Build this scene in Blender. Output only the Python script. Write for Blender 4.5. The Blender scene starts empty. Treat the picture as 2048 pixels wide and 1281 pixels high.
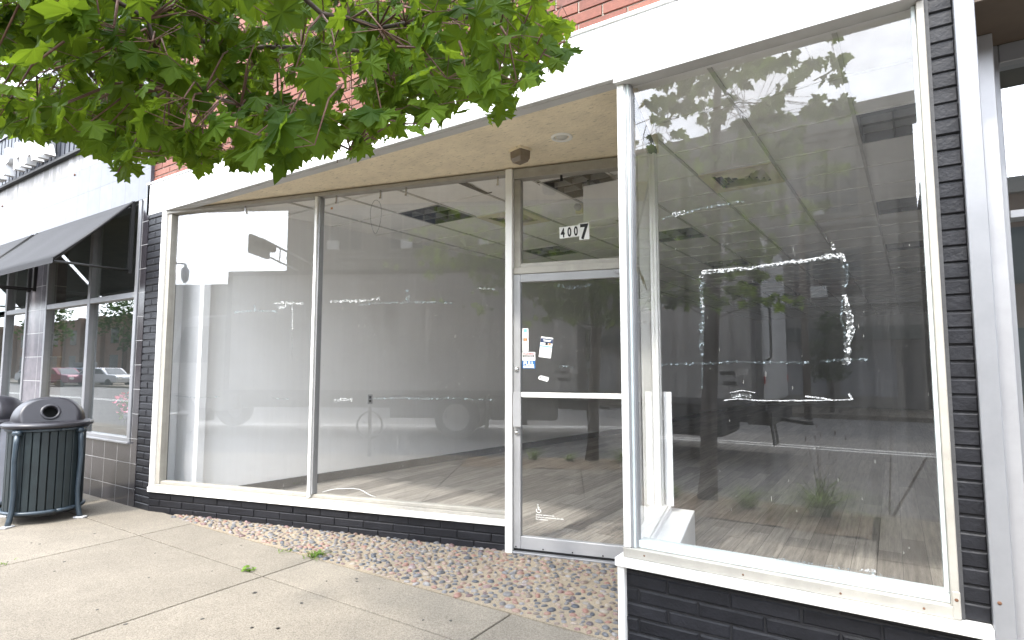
import bpy, bmesh, math, random
from mathutils import Vector, Matrix, Euler, noise
random.seed(7)
C = bpy.context.scene.collection
sc = bpy.context.scene
PI = math.pi

# ------------------------------------------------------------------ materials
def newmat(name):
    m = bpy.data.materials.new(name); m.use_nodes = True
    nt = m.node_tree; nt.nodes.clear()
    return m, nt, nt.nodes, nt.links
def node(ns, t, **kw):
    n = ns.new(t)
    for k, v in kw.items():
        if k in n.inputs.keys() if hasattr(n.inputs, 'keys') else False: n.inputs[k].default_value = v
        else: setattr(n, k, v)
    return n
def rgba(c): return (c[0], c[1], c[2], 1)
def ramp(ns, stops, interp='LINEAR'):
    r = ns.new('ShaderNodeValToRGB'); r.color_ramp.interpolation = interp
    e = r.color_ramp.elements
    while len(e) < len(stops): e.new(0.5)
    for i, (p, c) in enumerate(stops):
        e[i].position = p; e[i].color = rgba(c) if not isinstance(c, float) else (c, c, c, 1)
    return r
def mat(name, col, rough=0.5, metal=0.0, var=0.15, scale=6.0, bump=0.0, bscale=60.0, island=None, spec=0.5,
        stain=None, stain_scale=3.0, stain_amt=(0.55, 0.75), streak=None):
    """Principled with noise variation, optional per-island colours, stains and bump."""
    m, nt, ns, L = newmat(name)
    out = ns.new('ShaderNodeOutputMaterial'); p = ns.new('ShaderNodeBsdfPrincipled')
    L.new(p.outputs[0], out.inputs[0])
    p.inputs['Roughness'].default_value = rough; p.inputs['Metallic'].default_value = metal
    p.inputs['Specular IOR Level'].default_value = spec
    tc = ns.new('ShaderNodeTexCoord')
    nz = ns.new('ShaderNodeTexNoise'); nz.inputs['Scale'].default_value = scale; nz.inputs['Detail'].default_value = 8
    nz.inputs['Roughness'].default_value = 0.65
    L.new(tc.outputs['Object'], nz.inputs['Vector'])
    if island:
        g = ns.new('ShaderNodeNewGeometry'); r = ramp(ns, island, 'LINEAR')
        L.new(g.outputs['Random Per Island'], r.inputs[0]); base = r.outputs[0]
    else:
        rgb = ns.new('ShaderNodeRGB'); rgb.outputs[0].default_value = rgba(col); base = rgb.outputs[0]
    mp = ns.new('ShaderNodeMapRange'); mp.inputs[1].default_value = 0.3; mp.inputs[2].default_value = 0.7
    mp.inputs[3].default_value = 1 - var; mp.inputs[4].default_value = 1 + var
    L.new(nz.outputs[0], mp.inputs[0])
    mx = ns.new('ShaderNodeVectorMath'); mx.operation = 'SCALE'
    L.new(base, mx.inputs[0]); L.new(mp.outputs[0], mx.inputs['Scale'])
    colout = mx.outputs[0]
    if stain:
        n2 = ns.new('ShaderNodeTexNoise'); n2.inputs['Scale'].default_value = stain_scale; n2.inputs['Detail'].default_value = 10
        n2.inputs['Roughness'].default_value = 0.7
        if streak:
            mpg = ns.new('ShaderNodeMapping'); mpg.inputs['Scale'].default_value = streak
            L.new(tc.outputs['Object'], mpg.inputs[0]); L.new(mpg.outputs[0], n2.inputs['Vector'])
        else: L.new(tc.outputs['Object'], n2.inputs['Vector'])
        r2 = ramp(ns, [(stain_amt[0], 0.0), (stain_amt[1], 1.0)])
        L.new(n2.outputs[0], r2.inputs[0])
        mm = ns.new('ShaderNodeMixRGB'); mm.inputs[2].default_value = rgba(stain)
        L.new(r2.outputs[0], mm.inputs[0]); L.new(colout, mm.inputs[1]); colout = mm.outputs[0]
    L.new(colout, p.inputs['Base Color'])
    if bump:
        n3 = ns.new('ShaderNodeTexNoise'); n3.inputs['Scale'].default_value = bscale; n3.inputs['Detail'].default_value = 6
        L.new(tc.outputs['Object'], n3.inputs['Vector'])
        b = ns.new('ShaderNodeBump'); b.inputs['Strength'].default_value = bump; b.inputs['Distance'].default_value = 0.004
        L.new(n3.outputs[0], b.inputs['Height']); L.new(b.outputs[0], p.inputs['Normal'])
    return m

def glass_mat(name, tint, r0=0.08, dust=0.04, dustcol=(0.58, 0.58, 0.58)):
    m, nt, ns, L = newmat(name)
    out = ns.new('ShaderNodeOutputMaterial')
    lw = ns.new('ShaderNodeLayerWeight'); lw.inputs[0].default_value = 0.5
    pw = ns.new('ShaderNodeMath'); pw.operation = 'POWER'; pw.inputs[1].default_value = 5
    L.new(lw.outputs['Facing'], pw.inputs[0])
    ma = ns.new('ShaderNodeMath'); ma.operation = 'MULTIPLY_ADD'; ma.inputs[1].default_value = 1 - r0; ma.inputs[2].default_value = r0
    L.new(pw.outputs[0], ma.inputs[0])
    tr = ns.new('ShaderNodeBsdfTransparent'); tr.inputs[0].default_value = rgba(tint)
    gl = ns.new('ShaderNodeBsdfGlossy'); gl.inputs['Roughness'].default_value = 0.0; gl.inputs[0].default_value = (1, 1, 1, 1)
    tc = ns.new('ShaderNodeTexCoord')
    # faint waviness of old plate glass
    nw = ns.new('ShaderNodeTexNoise'); nw.inputs['Scale'].default_value = 1.3; nw.inputs['Detail'].default_value = 1
    L.new(tc.outputs['Object'], nw.inputs['Vector'])
    bp = ns.new('ShaderNodeBump'); bp.inputs['Strength'].default_value = 0.006; bp.inputs['Distance'].default_value = 0.02
    L.new(nw.outputs[0], bp.inputs['Height']); L.new(bp.outputs[0], gl.inputs['Normal'])
    mx = ns.new('ShaderNodeMixShader')
    L.new(ma.outputs[0], mx.inputs[0]); L.new(tr.outputs[0], mx.inputs[1]); L.new(gl.outputs[0], mx.inputs[2])
    # dust film: streaky noise
    df = ns.new('ShaderNodeBsdfDiffuse'); df.inputs[0].default_value = rgba(dustcol)
    mpg = ns.new('ShaderNodeMapping'); mpg.inputs['Scale'].default_value = (28, 28, 0.9)
    L.new(tc.outputs['Object'], mpg.inputs[0])
    n1 = ns.new('ShaderNodeTexNoise'); n1.inputs['Scale'].default_value = 1.0; n1.inputs['Detail'].default_value = 5
    L.new(mpg.outputs[0], n1.inputs['Vector'])
    n2 = ns.new('ShaderNodeTexNoise'); n2.inputs['Scale'].default_value = 2.2; n2.inputs['Detail'].default_value = 9; n2.inputs['Roughness'].default_value = 0.75
    L.new(tc.outputs['Object'], n2.inputs['Vector'])
    mu = ns.new('ShaderNodeMath'); mu.operation = 'MULTIPLY'
    L.new(n1.outputs[0], mu.inputs[0]); L.new(n2.outputs[0], mu.inputs[1])
    mr = ns.new('ShaderNodeMapRange'); mr.inputs[1].default_value = 0.08; mr.inputs[2].default_value = 0.45
    mr.inputs[3].default_value = dust * 0.35; mr.inputs[4].default_value = dust * 1.9
    L.new(mu.outputs[0], mr.inputs[0])
    m2 = ns.new('ShaderNodeMixShader')
    L.new(mr.outputs[0], m2.inputs[0]); L.new(mx.outputs[0], m2.inputs[1]); L.new(df.outputs[0], m2.inputs[2])
    L.new(m2.outputs[0], out.inputs[0])
    return m

def leaf_mat(name, dark, light, trans):
    m, nt, ns, L = newmat(name)
    out = ns.new('ShaderNodeOutputMaterial')
    g = ns.new('ShaderNodeNewGeometry')
    r = ramp(ns, [(0.0, dark), (0.6, light), (1.0, tuple(x * 1.35 for x in light))]); L.new(g.outputs['Random Per Island'], r.inputs[0])
    d = ns.new('ShaderNodeBsdfPrincipled'); d.inputs['Roughness'].default_value = 0.6; d.inputs['Specular IOR Level'].default_value = 0.12
    L.new(r.outputs[0], d.inputs['Base Color'])
    t = ns.new('ShaderNodeBsdfTranslucent')
    r2 = ramp(ns, [(0.0, tuple(x * 0.6 for x in trans)), (1.0, trans)]); L.new(g.outputs['Random Per Island'], r2.inputs[0])
    L.new(r2.outputs[0], t.inputs[0])
    mx = ns.new('ShaderNodeMixShader'); mx.inputs[0].default_value = 0.5
    L.new(d.outputs[0], mx.inputs[1]); L.new(t.outputs[0], mx.inputs[2]); L.new(mx.outputs[0], out.inputs[0])
    return m

def plank_mat(name):
    m, nt, ns, L = newmat(name)
    out = ns.new('ShaderNodeOutputMaterial'); p = ns.new('ShaderNodeBsdfPrincipled'); L.new(p.outputs[0], out.inputs[0])
    tc = ns.new('ShaderNodeTexCoord')
    mp = ns.new('ShaderNodeMapping'); mp.inputs['Rotation'].default_value = (0, 0, PI / 2)
    L.new(tc.outputs['Object'], mp.inputs[0])
    br = ns.new('ShaderNodeTexBrick'); br.offset = 0.37; br.inputs['Scale'].default_value = 1
    br.inputs['Brick Width'].default_value = 1.2; br.inputs['Row Height'].default_value = 0.15; br.inputs['Mortar Size'].default_value = 0.0016
    br.inputs['Color1'].default_value = (0.19, 0.172, 0.153, 1); br.inputs['Color2'].default_value = (0.39, 0.36, 0.322, 1)
    br.inputs['Mortar'].default_value = (0.05, 0.045, 0.04, 1); br.inputs['Bias'].default_value = 0
    L.new(mp.outputs[0], br.inputs[0])
    m2 = ns.new('ShaderNodeMapping'); m2.inputs['Scale'].default_value = (22, 1.3, 1); L.new(tc.outputs['Object'], m2.inputs[0])
    nz = ns.new('ShaderNodeTexNoise'); nz.inputs['Scale'].default_value = 1.5; nz.inputs['Detail'].default_value = 8; nz.inputs['Roughness'].default_value = 0.7
    L.new(m2.outputs[0], nz.inputs['Vector'])
    rr = ramp(ns, [(0.3, 0.45), (0.7, 1.5)]); L.new(nz.outputs[0], rr.inputs[0])
    mx = ns.new('ShaderNodeMixRGB'); mx.blend_type = 'MULTIPLY'; mx.inputs[0].default_value = 1
    L.new(br.outputs[0], mx.inputs[1]); L.new(rr.outputs[0], mx.inputs[2]); L.new(mx.outputs[0], p.inputs['Base Color'])
    p.inputs['Roughness'].default_value = 0.42
    return m

def tile_mat(name, c1, c2, mortar, w, h, ms, rough, ox=0.0, oz=0.0, spec=0.5, off=0.0, stain=None):
    m, nt, ns, L = newmat(name)
    out = ns.new('ShaderNodeOutputMaterial'); p = ns.new('ShaderNodeBsdfPrincipled'); L.new(p.outputs[0], out.inputs[0])
    tc = ns.new('ShaderNodeTexCoord'); sp = ns.new('ShaderNodeSeparateXYZ'); cb = ns.new('ShaderNodeCombineXYZ')
    L.new(tc.outputs['Object'], sp.inputs[0])
    ad = ns.new('ShaderNodeMath'); ad.operation = 'ADD'; L.new(sp.outputs[0], ad.inputs[0]); L.new(sp.outputs[1], ad.inputs[1])
    L.new(ad.outputs[0], cb.inputs[0]); L.new(sp.outputs[2], cb.inputs[1])
    mp = ns.new('ShaderNodeMapping'); mp.inputs['Location'].default_value = (ox, oz, 0); L.new(cb.outputs[0], mp.inputs[0])
    br = ns.new('ShaderNodeTexBrick'); br.offset = off; br.inputs['Scale'].default_value = 1
    br.inputs['Brick Width'].default_value = w; br.inputs['Row Height'].default_value = h; br.inputs['Mortar Size'].default_value = ms
    br.inputs['Color1'].default_value = rgba(c1); br.inputs['Color2'].default_value = rgba(c2); br.inputs['Mortar'].default_value = rgba(mortar)
    L.new(mp.outputs[0], br.inputs[0])
    nz = ns.new('ShaderNodeTexNoise'); nz.inputs['Scale'].default_value = 9; nz.inputs['Detail'].default_value = 8; L.new(tc.outputs['Object'], nz.inputs['Vector'])
    rr = ramp(ns, [(0.3, 0.8), (0.7, 1.15)]); L.new(nz.outputs[0], rr.inputs[0])
    mx = ns.new('ShaderNodeMixRGB'); mx.blend_type = 'MULTIPLY'; mx.inputs[0].default_value = 1
    L.new(br.outputs[0], mx.inputs[1]); L.new(rr.outputs[0], mx.inputs[2])
    co = mx.outputs[0]
    if stain:
        m2 = ns.new('ShaderNodeMapping'); m2.inputs['Scale'].default_value = (9, 9, 0.8); L.new(tc.outputs['Object'], m2.inputs[0])
        n2 = ns.new('ShaderNodeTexNoise'); n2.inputs['Scale'].default_value = 1; n2.inputs['Detail'].default_value = 7; L.new(m2.outputs[0], n2.inputs['Vector'])
        r2 = ramp(ns, [(0.48, 0.0), (0.75, 0.7)]); L.new(n2.outputs[0], r2.inputs[0])
        m3 = ns.new('ShaderNodeMixRGB'); m3.inputs[2].default_value = rgba(stain); L.new(r2.outputs[0], m3.inputs[0]); L.new(co, m3.inputs[1]); co = m3.outputs[0]
    L.new(co, p.inputs['Base Color']); p.inputs['Roughness'].default_value = rough; p.inputs['Specular IOR Level'].default_value = spec
    b = ns.new('ShaderNodeBump'); b.inputs['Strength'].default_value = 0.4; b.inputs['Distance'].default_value = 0.003; b.invert = True
    L.new(br.outputs['Fac'], b.inputs['Height']); L.new(b.outputs[0], p.inputs['Normal'])
    return m

def concrete_mat(name, col, speck=0.35, rough=0.85):
    m, nt, ns, L = newmat(name)
    out = ns.new('ShaderNodeOutputMaterial'); p = ns.new('ShaderNodeBsdfPrincipled'); L.new(p.outputs[0], out.inputs[0])
    tc = ns.new('ShaderNodeTexCoord')
    g = ns.new('ShaderNodeNewGeometry')
    n1 = ns.new('ShaderNodeTexNoise'); n1.inputs['Scale'].default_value = 1.1; n1.inputs['Detail'].default_value = 9; n1.inputs['Roughness'].default_value = 0.62
    n2 = ns.new('ShaderNodeTexVoronoi'); n2.inputs['Scale'].default_value = 210
    n3 = ns.new('ShaderNodeTexNoise'); n3.inputs['Scale'].default_value = 140; n3.inputs['Detail'].default_value = 3; n3.inputs['Roughness'].default_value = 0.8
    n4 = ns.new('ShaderNodeTexNoise'); n4.inputs['Scale'].default_value = 5.5; n4.inputs['Detail'].default_value = 6
    for n in (n1, n2, n3, n4): L.new(tc.outputs['Object'], n.inputs['Vector'])
    r1 = ramp(ns, [(0.3, 0.86), (0.7, 1.08)]); L.new(n1.outputs[0], r1.inputs[0])
    sepc = ns.new('ShaderNodeSeparateColor'); L.new(n2.outputs['Color'], sepc.inputs[0])
    r2 = ramp(ns, [(0.0, 1 - speck), (0.5, 1.0), (1.0, 1 + speck * 0.7)]); L.new(sepc.outputs[0], r2.inputs[0])
    r3 = ramp(ns, [(0.32, 0.86), (0.66, 1.07)]); L.new(n3.outputs[0], r3.inputs[0])
    r4 = ramp(ns, [(0.35, 0.95), (0.65, 1.03)]); L.new(n4.outputs[0], r4.inputs[0])
    r5 = ramp(ns, [(0.0, 0.93), (1.0, 1.05)]); L.new(g.outputs['Random Per Island'], r5.inputs[0])
    cur = None
    rgb = ns.new('ShaderNodeRGB'); rgb.outputs[0].default_value = rgba(col); cur = rgb.outputs[0]
    for r in (r1, r2, r3, r4, r5):
        mx = ns.new('ShaderNodeMixRGB'); mx.blend_type = 'MULTIPLY'; mx.inputs[0].default_value = 1
        L.new(cur, mx.inputs[1]); L.new(r.outputs[0], mx.inputs[2]); cur = mx.outputs[0]
    L.new(cur, p.inputs['Base Color']); p.inputs['Roughness'].default_value = rough; p.inputs['Specular IOR Level'].default_value = 0.3
    b = ns.new('ShaderNodeBump'); b.inputs['Strength'].default_value = 0.35; b.inputs['Distance'].default_value = 0.002
    L.new(n3.outputs[0], b.inputs['Height']); L.new(b.outputs[0], p.inputs['Normal'])
    return m

def residue_mat(name, col, scale=45, cut=0.47):
    """dried tape residue: ragged opaque bits with clear gaps"""
    m, nt, ns, L = newmat(name)
    out = ns.new('ShaderNodeOutputMaterial')
    d = ns.new('ShaderNodeBsdfDiffuse'); d.inputs[0].default_value = rgba(col)
    t = ns.new('ShaderNodeBsdfTransparent')
    tc = ns.new('ShaderNodeTexCoord'); n1 = ns.new('ShaderNodeTexNoise'); n1.inputs['Scale'].default_value = scale; n1.inputs['Detail'].default_value = 8
    n1.inputs['Roughness'].default_value = 0.7
    L.new(tc.outputs['Object'], n1.inputs['Vector'])
    r = ramp(ns, [(cut, 0.05), (cut + 0.09, 0.9)]); L.new(n1.outputs[0], r.inputs[0])
    mx = ns.new('ShaderNodeMixShader'); L.new(r.outputs[0], mx.inputs[0]); L.new(t.outputs[0], mx.inputs[1]); L.new(d.outputs[0], mx.inputs[2])
    L.new(mx.outputs[0], out.inputs[0])
    return m
def emit_mat(name, col, s):
    m, nt, ns, L = newmat(name); out = ns.new('ShaderNodeOutputMaterial'); e = ns.new('ShaderNodeEmission')
    e.inputs[0].default_value = rgba(col); e.inputs[1].default_value = s; L.new(e.outputs[0], out.inputs[0]); return m

M = {}
M['white'] = mat('white_paint', (0.80, 0.79, 0.76), 0.4, var=0.05, scale=5, bump=0.12, bscale=25, stain=(0.42, 0.36, 0.27), stain_scale=14, stain_amt=(0.68, 0.86))
M['fascia'] = mat('white_enamel_metal', (0.86, 0.86, 0.86), 0.35, var=0.03, scale=2)
M['grey_metal'] = mat('grey_painted_metal', (0.50, 0.50, 0.50), 0.5, var=0.1, scale=4)
M['cream'] = mat('old_cream_paint', (0.43, 0.405, 0.355), 0.5, var=0.12, scale=9, bump=0.1, stain=(0.16, 0.11, 0.07), stain_scale=22, stain_amt=(0.62, 0.8))
M['alu'] = mat('silver_aluminium', (0.30, 0.305, 0.32), 0.38, metal=0.35, var=0.07, scale=7, bump=0.05, stain=(0.3, 0.3, 0.3), stain_scale=12, stain_amt=(0.66, 0.9))
M['door_alu'] = mat('pale_door_aluminium', (0.45, 0.45, 0.46), 0.38, metal=0.2, var=0.06, scale=7, stain=(0.25, 0.25, 0.25), stain_scale=15, stain_amt=(0.66, 0.9))
M['dark_alu'] = mat('grey_aluminium', (0.36, 0.36, 0.37), 0.4, metal=0.35, var=0.08)  # plain mid-grey aluminium for stops, channels, hinge and jamb
M['black_brick'] = mat('black_painted_brick', (0.012, 0.0125, 0.016), 0.48, spec=0.3, var=0.25, scale=12, bump=0.6, bscale=70, island=[(0, (0.012, 0.0125, 0.016)), (1, (0.019, 0.0195, 0.024))],
                       stain=(0.09, 0.09, 0.095), stain_scale=18, stain_amt=(0.64, 0.84))
M['black_mortar'] = mat('black_painted_mortar', (0.014, 0.0145, 0.018), 0.5, bump=0.8, bscale=60)
M['red_brick'] = mat('red_brick', (0.3, 0.09, 0.05), 0.75, var=0.22, scale=30, bump=0.5, bscale=160,
                     island=[(0, (0.17, 0.055, 0.036)), (0.5, (0.23, 0.078, 0.05)), (0.85, (0.25, 0.10, 0.065)), (1, (0.14, 0.05, 0.04))])
M['mortar'] = mat('pale_mortar', (0.42, 0.375, 0.32), 0.9, var=0.12, bump=0.8, bscale=150)
M['stucco'] = mat('tan_stucco', (0.82, 0.72, 0.54), 0.85, var=0.10, scale=6, bump=1.0, bscale=55, stain=(0.07, 0.05, 0.03), stain_scale=1, stain_amt=(0.56, 0.74), streak=(15, 70, 15))
M['sidewalk'] = concrete_mat('sidewalk_concrete', (0.258, 0.228, 0.184))
M['joint'] = mat('joint_dirt', (0.035, 0.028, 0.02), 0.95, var=0.4, scale=40, bump=1)
M['pebble_bed'] = concrete_mat('pebble_cement', (0.33, 0.275, 0.20), 0.25)
M['pebble'] = mat('river_pebbles', (0.3, 0.3, 0.3), 0.42, var=0.25, scale=60, bump=0.15, bscale=200,
                  island=[(0, (0.05, 0.056, 0.07)), (0.22, (0.115, 0.116, 0.122)), (0.38, (0.17, 0.13, 0.105)), (0.5, (0.25, 0.13, 0.10)),
                          (0.62, (0.27, 0.235, 0.19)), (0.75, (0.12, 0.122, 0.13)), (0.86, (0.25, 0.24, 0.235)), (0.94, (0.22, 0.12, 0.11)), (1, (0.05, 0.055, 0.065))])
M['road'] = concrete_mat('road_concrete', (0.22, 0.213, 0.205), 0.25)
M['marking'] = mat('road_paint', (0.7, 0.7, 0.68), 0.7, var=0.15, scale=20)
M['soil'] = mat('mulch_soil', (0.20, 0.15, 0.10), 0.95, var=0.5, scale=30, bump=1, bscale=50)
M['glass'] = glass_mat('dusty_plate_glass', (0.968, 0.974, 0.972), r0=0.125, dust=0.028)
M['glass_edge'] = mat('green_glass_edge', (0.66, 0.72, 0.72), 0.25, var=0.1)
M['glass_clean'] = glass_mat('shop_glass', (0.85, 0.89, 0.88), r0=0.22, dust=0.012)
M['wall_in'] = mat('interior_white_wall', (0.93, 0.93, 0.93), 0.7, var=0.03, scale=2)
M['baseboard'] = mat('black_baseboard', (0.02, 0.02, 0.022), 0.45)
M['floor_in'] = plank_mat('vinyl_planks')
M['tile_in'] = mat('ceiling_tile', (0.93, 0.925, 0.905), 0.95, var=0.05, scale=3, bump=0.5, bscale=90)
M['tbar'] = mat('ceiling_grid_grey', (0.55, 0.54, 0.51), 0.6)
M['tbar_w'] = mat('ceiling_grid_white', (0.78, 0.77, 0.74), 0.5)
M['louver'] = mat('dull_louver_metal', (0.085, 0.092, 0.097), 0.45, metal=0.3, var=0.1)
M['louver_lip'] = mat('louver_lip', (0.34, 0.35, 0.35), 0.35, metal=0.4)
M['vent'] = mat('yellowed_vent', (0.78, 0.72, 0.56), 0.5, var=0.1)
M['black'] = mat('matt_black', (0.012, 0.012, 0.012), 0.6)
M['rubber'] = mat('caulk_dark', (0.05, 0.05, 0.052), 0.7, bump=0.8, bscale=40)
M['granite'] = tile_mat('dark_granite_tiles', (0.030, 0.028, 0.033), (0.048, 0.044, 0.050), (0.30, 0.30, 0.30), 0.29, 0.245, 0.0035, 0.16, ox=0.03, oz=-0.17, spec=0.7)
M['granite_pier'] = tile_mat('grey_granite_pier', (0.16, 0.15, 0.17), (0.19, 0.18, 0.20), (0.5, 0.5, 0.5), 0.6, 0.30, 0.004, 0.2)
M['white_tiles'] = tile_mat('white_panel_tiles', (0.105, 0.108, 0.122), (0.132, 0.136, 0.150), (0.05, 0.05, 0.053), 0.31, 0.31, 0.004, 0.35, ox=0.02, oz=-0.01, stain=(0.09, 0.094, 0.11))
M['grey_band'] = mat('weathered_grey_band', (0.24, 0.235, 0.23), 0.7, var=0.25, scale=3, stain=(0.5, 0.5, 0.5), stain_scale=1, stain_amt=(0.5, 0.7), streak=(7, 7, 0.6))
M['dark_panel'] = mat('dark_corrugated_panel', (0.055, 0.06, 0.075), 0.45, var=0.25)
M['awning'] = mat('charcoal_canvas', (0.019, 0.0193, 0.023), 0.8, var=0.12, scale=20, bump=0.3, bscale=200)
M['letter'] = mat('white_sign_letters', (0.85, 0.85, 0.85), 0.4, var=0.02)
M['bin_lid'] = mat('dark_plastic_lid', (0.026, 0.025, 0.031), 0.38, var=0.15, scale=12)
M['bin_slat'] = mat('dark_green_slats', (0.013, 0.022, 0.026), 0.5, var=0.25, scale=8, island=[(0, (0.011, 0.019, 0.023)), (1, (0.019, 0.029, 0.033))])
M['bin_slat_pale'] = mat('pale_slats', (0.55, 0.56, 0.62), 0.5, var=0.08)
M['bin_frame'] = mat('blue_green_metal', (0.045, 0.065, 0.085), 0.35, var=0.2, scale=10, stain=(0.25, 0.27, 0.3), stain_scale=30, stain_amt=(0.66, 0.8))
M['worn_metal'] = mat('worn_foot_metal', (0.5, 0.5, 0.5), 0.5, var=0.3, scale=40)
M['leaf'] = leaf_mat('maple_leaf', (0.018, 0.052, 0.006), (0.068, 0.122, 0.012), (0.21, 0.31, 0.02))
M['leaf_dark'] = leaf_mat('dense_leaf', (0.014, 0.042, 0.009), (0.032, 0.075, 0.015), (0.07, 0.14, 0.02))
M['bark'] = mat('maple_bark', (0.065, 0.048, 0.036), 0.85, var=0.4, scale=25, bump=1, bscale=40)
M['twig'] = mat('red_brown_twig', (0.12, 0.06, 0.04), 0.7, var=0.3, scale=30)
M['grass'] = leaf_mat('grass_blade', (0.06, 0.12, 0.02), (0.15, 0.24, 0.05), (0.28, 0.42, 0.08))
M['truck_white'] = mat('truck_white_panel', (0.62, 0.62, 0.61), 0.4, var=0.03)
M['truck_grey'] = mat('truck_grey_trim', (0.12, 0.12, 0.125), 0.5)
M['tyre'] = mat('tyre_rubber', (0.02, 0.02, 0.02), 0.8)
M['beige'] = mat('beige_painted_masonry', (0.36, 0.34, 0.31), 0.8, var=0.08, scale=1.2)
M['beige_trim'] = mat('pale_cornice', (0.43, 0.415, 0.385), 0.7, var=0.06)
M['far_brick'] = mat('tan_brown_brick', (0.27, 0.18, 0.135), 0.85, var=0.12, scale=1.5)
M['dark_glass'] = mat('dark_window_glass', (0.05, 0.06, 0.07), 0.06, var=0.05, spec=0.9)
M['blind'] = mat('pale_blinds', (0.38, 0.39, 0.42), 0.6)
M['canopy_green'] = mat('dark_green_canvas', (0.06, 0.085, 0.08), 0.8)
M['car_silver'] = mat('silver_car_paint', (0.55, 0.56, 0.58), 0.25, metal=0.4, var=0.03)
M['car_red'] = mat('maroon_car_paint', (0.16, 0.035, 0.07), 0.25, metal=0.2, var=0.03)
M['car_blue'] = mat('blue_grey_car_paint', (0.25, 0.29, 0.36), 0.25, metal=0.3, var=0.03)
M['pole'] = mat('grey_galvanised_pole', (0.32, 0.33, 0.33), 0.5, metal=0.3)
M['signal'] = mat('signal_black', (0.09, 0.09, 0.085), 0.6)
M['brown_post'] = mat('brown_post', (0.13, 0.10, 0.075), 0.7)
M['paper'] = mat('white_paper', (0.80, 0.80, 0.78), 0.6, var=0.02)
M['ink'] = mat('black_ink', (0.012, 0.012, 0.012), 0.6)
M['blue_ink'] = mat('blue_ink', (0.03, 0.14, 0.36), 0.5, var=0.05)
M['navy_ink'] = mat('navy_ink', (0.015, 0.035, 0.10), 0.5)
M['sky_ink'] = mat('light_blue_ink', (0.20, 0.50, 0.72), 0.5)
M['red_ink'] = mat('red_ink', (0.55, 0.04, 0.06), 0.5)
M['orange_ink'] = mat('orange_ink', (0.55, 0.26, 0.10), 0.5)
M['brown_ink'] = mat('brown_ink', (0.10, 0.05, 0.03), 0.5)
M['grey_ink'] = mat('grey_ink', (0.35, 0.35, 0.36), 0.5)
M['residue'] = residue_mat('white_tape_residue', (0.60, 0.62, 0.62), 70, 0.49)
M['residue_thin'] = residue_mat('clear_tape_residue', (0.30, 0.36, 0.38), 70, 0.53)
M['residue_line'] = residue_mat('residue_edge_line', (0.65, 0.66, 0.66), 110, 0.42)
M['fleck'] = mat('dried_white_flecks', (0.40, 0.40, 0.37), 0.8)
M['yellow_tape'] = mat('yellowed_tape', (0.55, 0.46, 0.25), 0.6, var=0.3, scale=30)
M['yellow_seal'] = mat('aged_yellow_sealant', (0.36, 0.28, 0.12), 0.6, var=0.4, scale=9)
M['lens'] = mat('frosted_lamp_lens', (0.55, 0.54, 0.50), 0.3)
M['lamp_brown'] = mat('smoked_lamp_lens', (0.20, 0.16, 0.12), 0.25, var=0.2)
M['steel'] = mat('bright_steel', (0.6, 0.6, 0.6), 0.25, metal=0.9)
M['rust'] = mat('rusty_screw', (0.13, 0.06, 0.03), 0.8)
M['bulb'] = emit_mat('warm_bulb', (1.0, 0.72, 0.25), 25)
M['flower'] = mat('pink_petals', (0.75, 0.12, 0.25), 0.6, island=[(0, (0.75, 0.10, 0.22)), (1, (0.8, 0.35, 0.45))])
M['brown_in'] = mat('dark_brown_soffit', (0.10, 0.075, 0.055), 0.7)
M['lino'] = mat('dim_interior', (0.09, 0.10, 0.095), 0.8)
M['gum'] = mat('old_gum', (0.06, 0.055, 0.05), 0.9)
M['red_light'] = mat('red_reflector', (0.5, 0.03, 0.03), 0.4)
M['cable'] = mat('white_cable', (0.75, 0.75, 0.75), 0.5)

# light balance put in colour: outdoor surfaces darkened so the interior looks brighter
def dim_outdoor(names, f):
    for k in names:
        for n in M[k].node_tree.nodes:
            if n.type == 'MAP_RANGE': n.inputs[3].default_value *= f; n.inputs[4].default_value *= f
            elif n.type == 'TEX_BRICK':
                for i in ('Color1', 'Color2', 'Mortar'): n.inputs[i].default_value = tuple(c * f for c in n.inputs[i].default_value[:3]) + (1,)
def dim_concrete(names, f):
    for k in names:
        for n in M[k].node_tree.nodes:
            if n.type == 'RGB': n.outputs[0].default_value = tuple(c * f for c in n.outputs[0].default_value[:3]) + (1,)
dim_concrete(['sidewalk', 'pebble_bed', 'road'], .80)
dim_outdoor(['pebble', 'red_brick', 'mortar', 'black_brick', 'black_mortar', 'grey_band', 'dark_panel', 'bin_lid', 'bin_slat', 'bin_frame', 'alu', 'door_alu', 'cream', 'truck_white', 'beige', 'beige_trim', 'far_brick', 'canopy_green', 'granite', 'granite_pier'], .82)
dim_outdoor(['white_tiles', 'awning'], .66)

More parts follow.
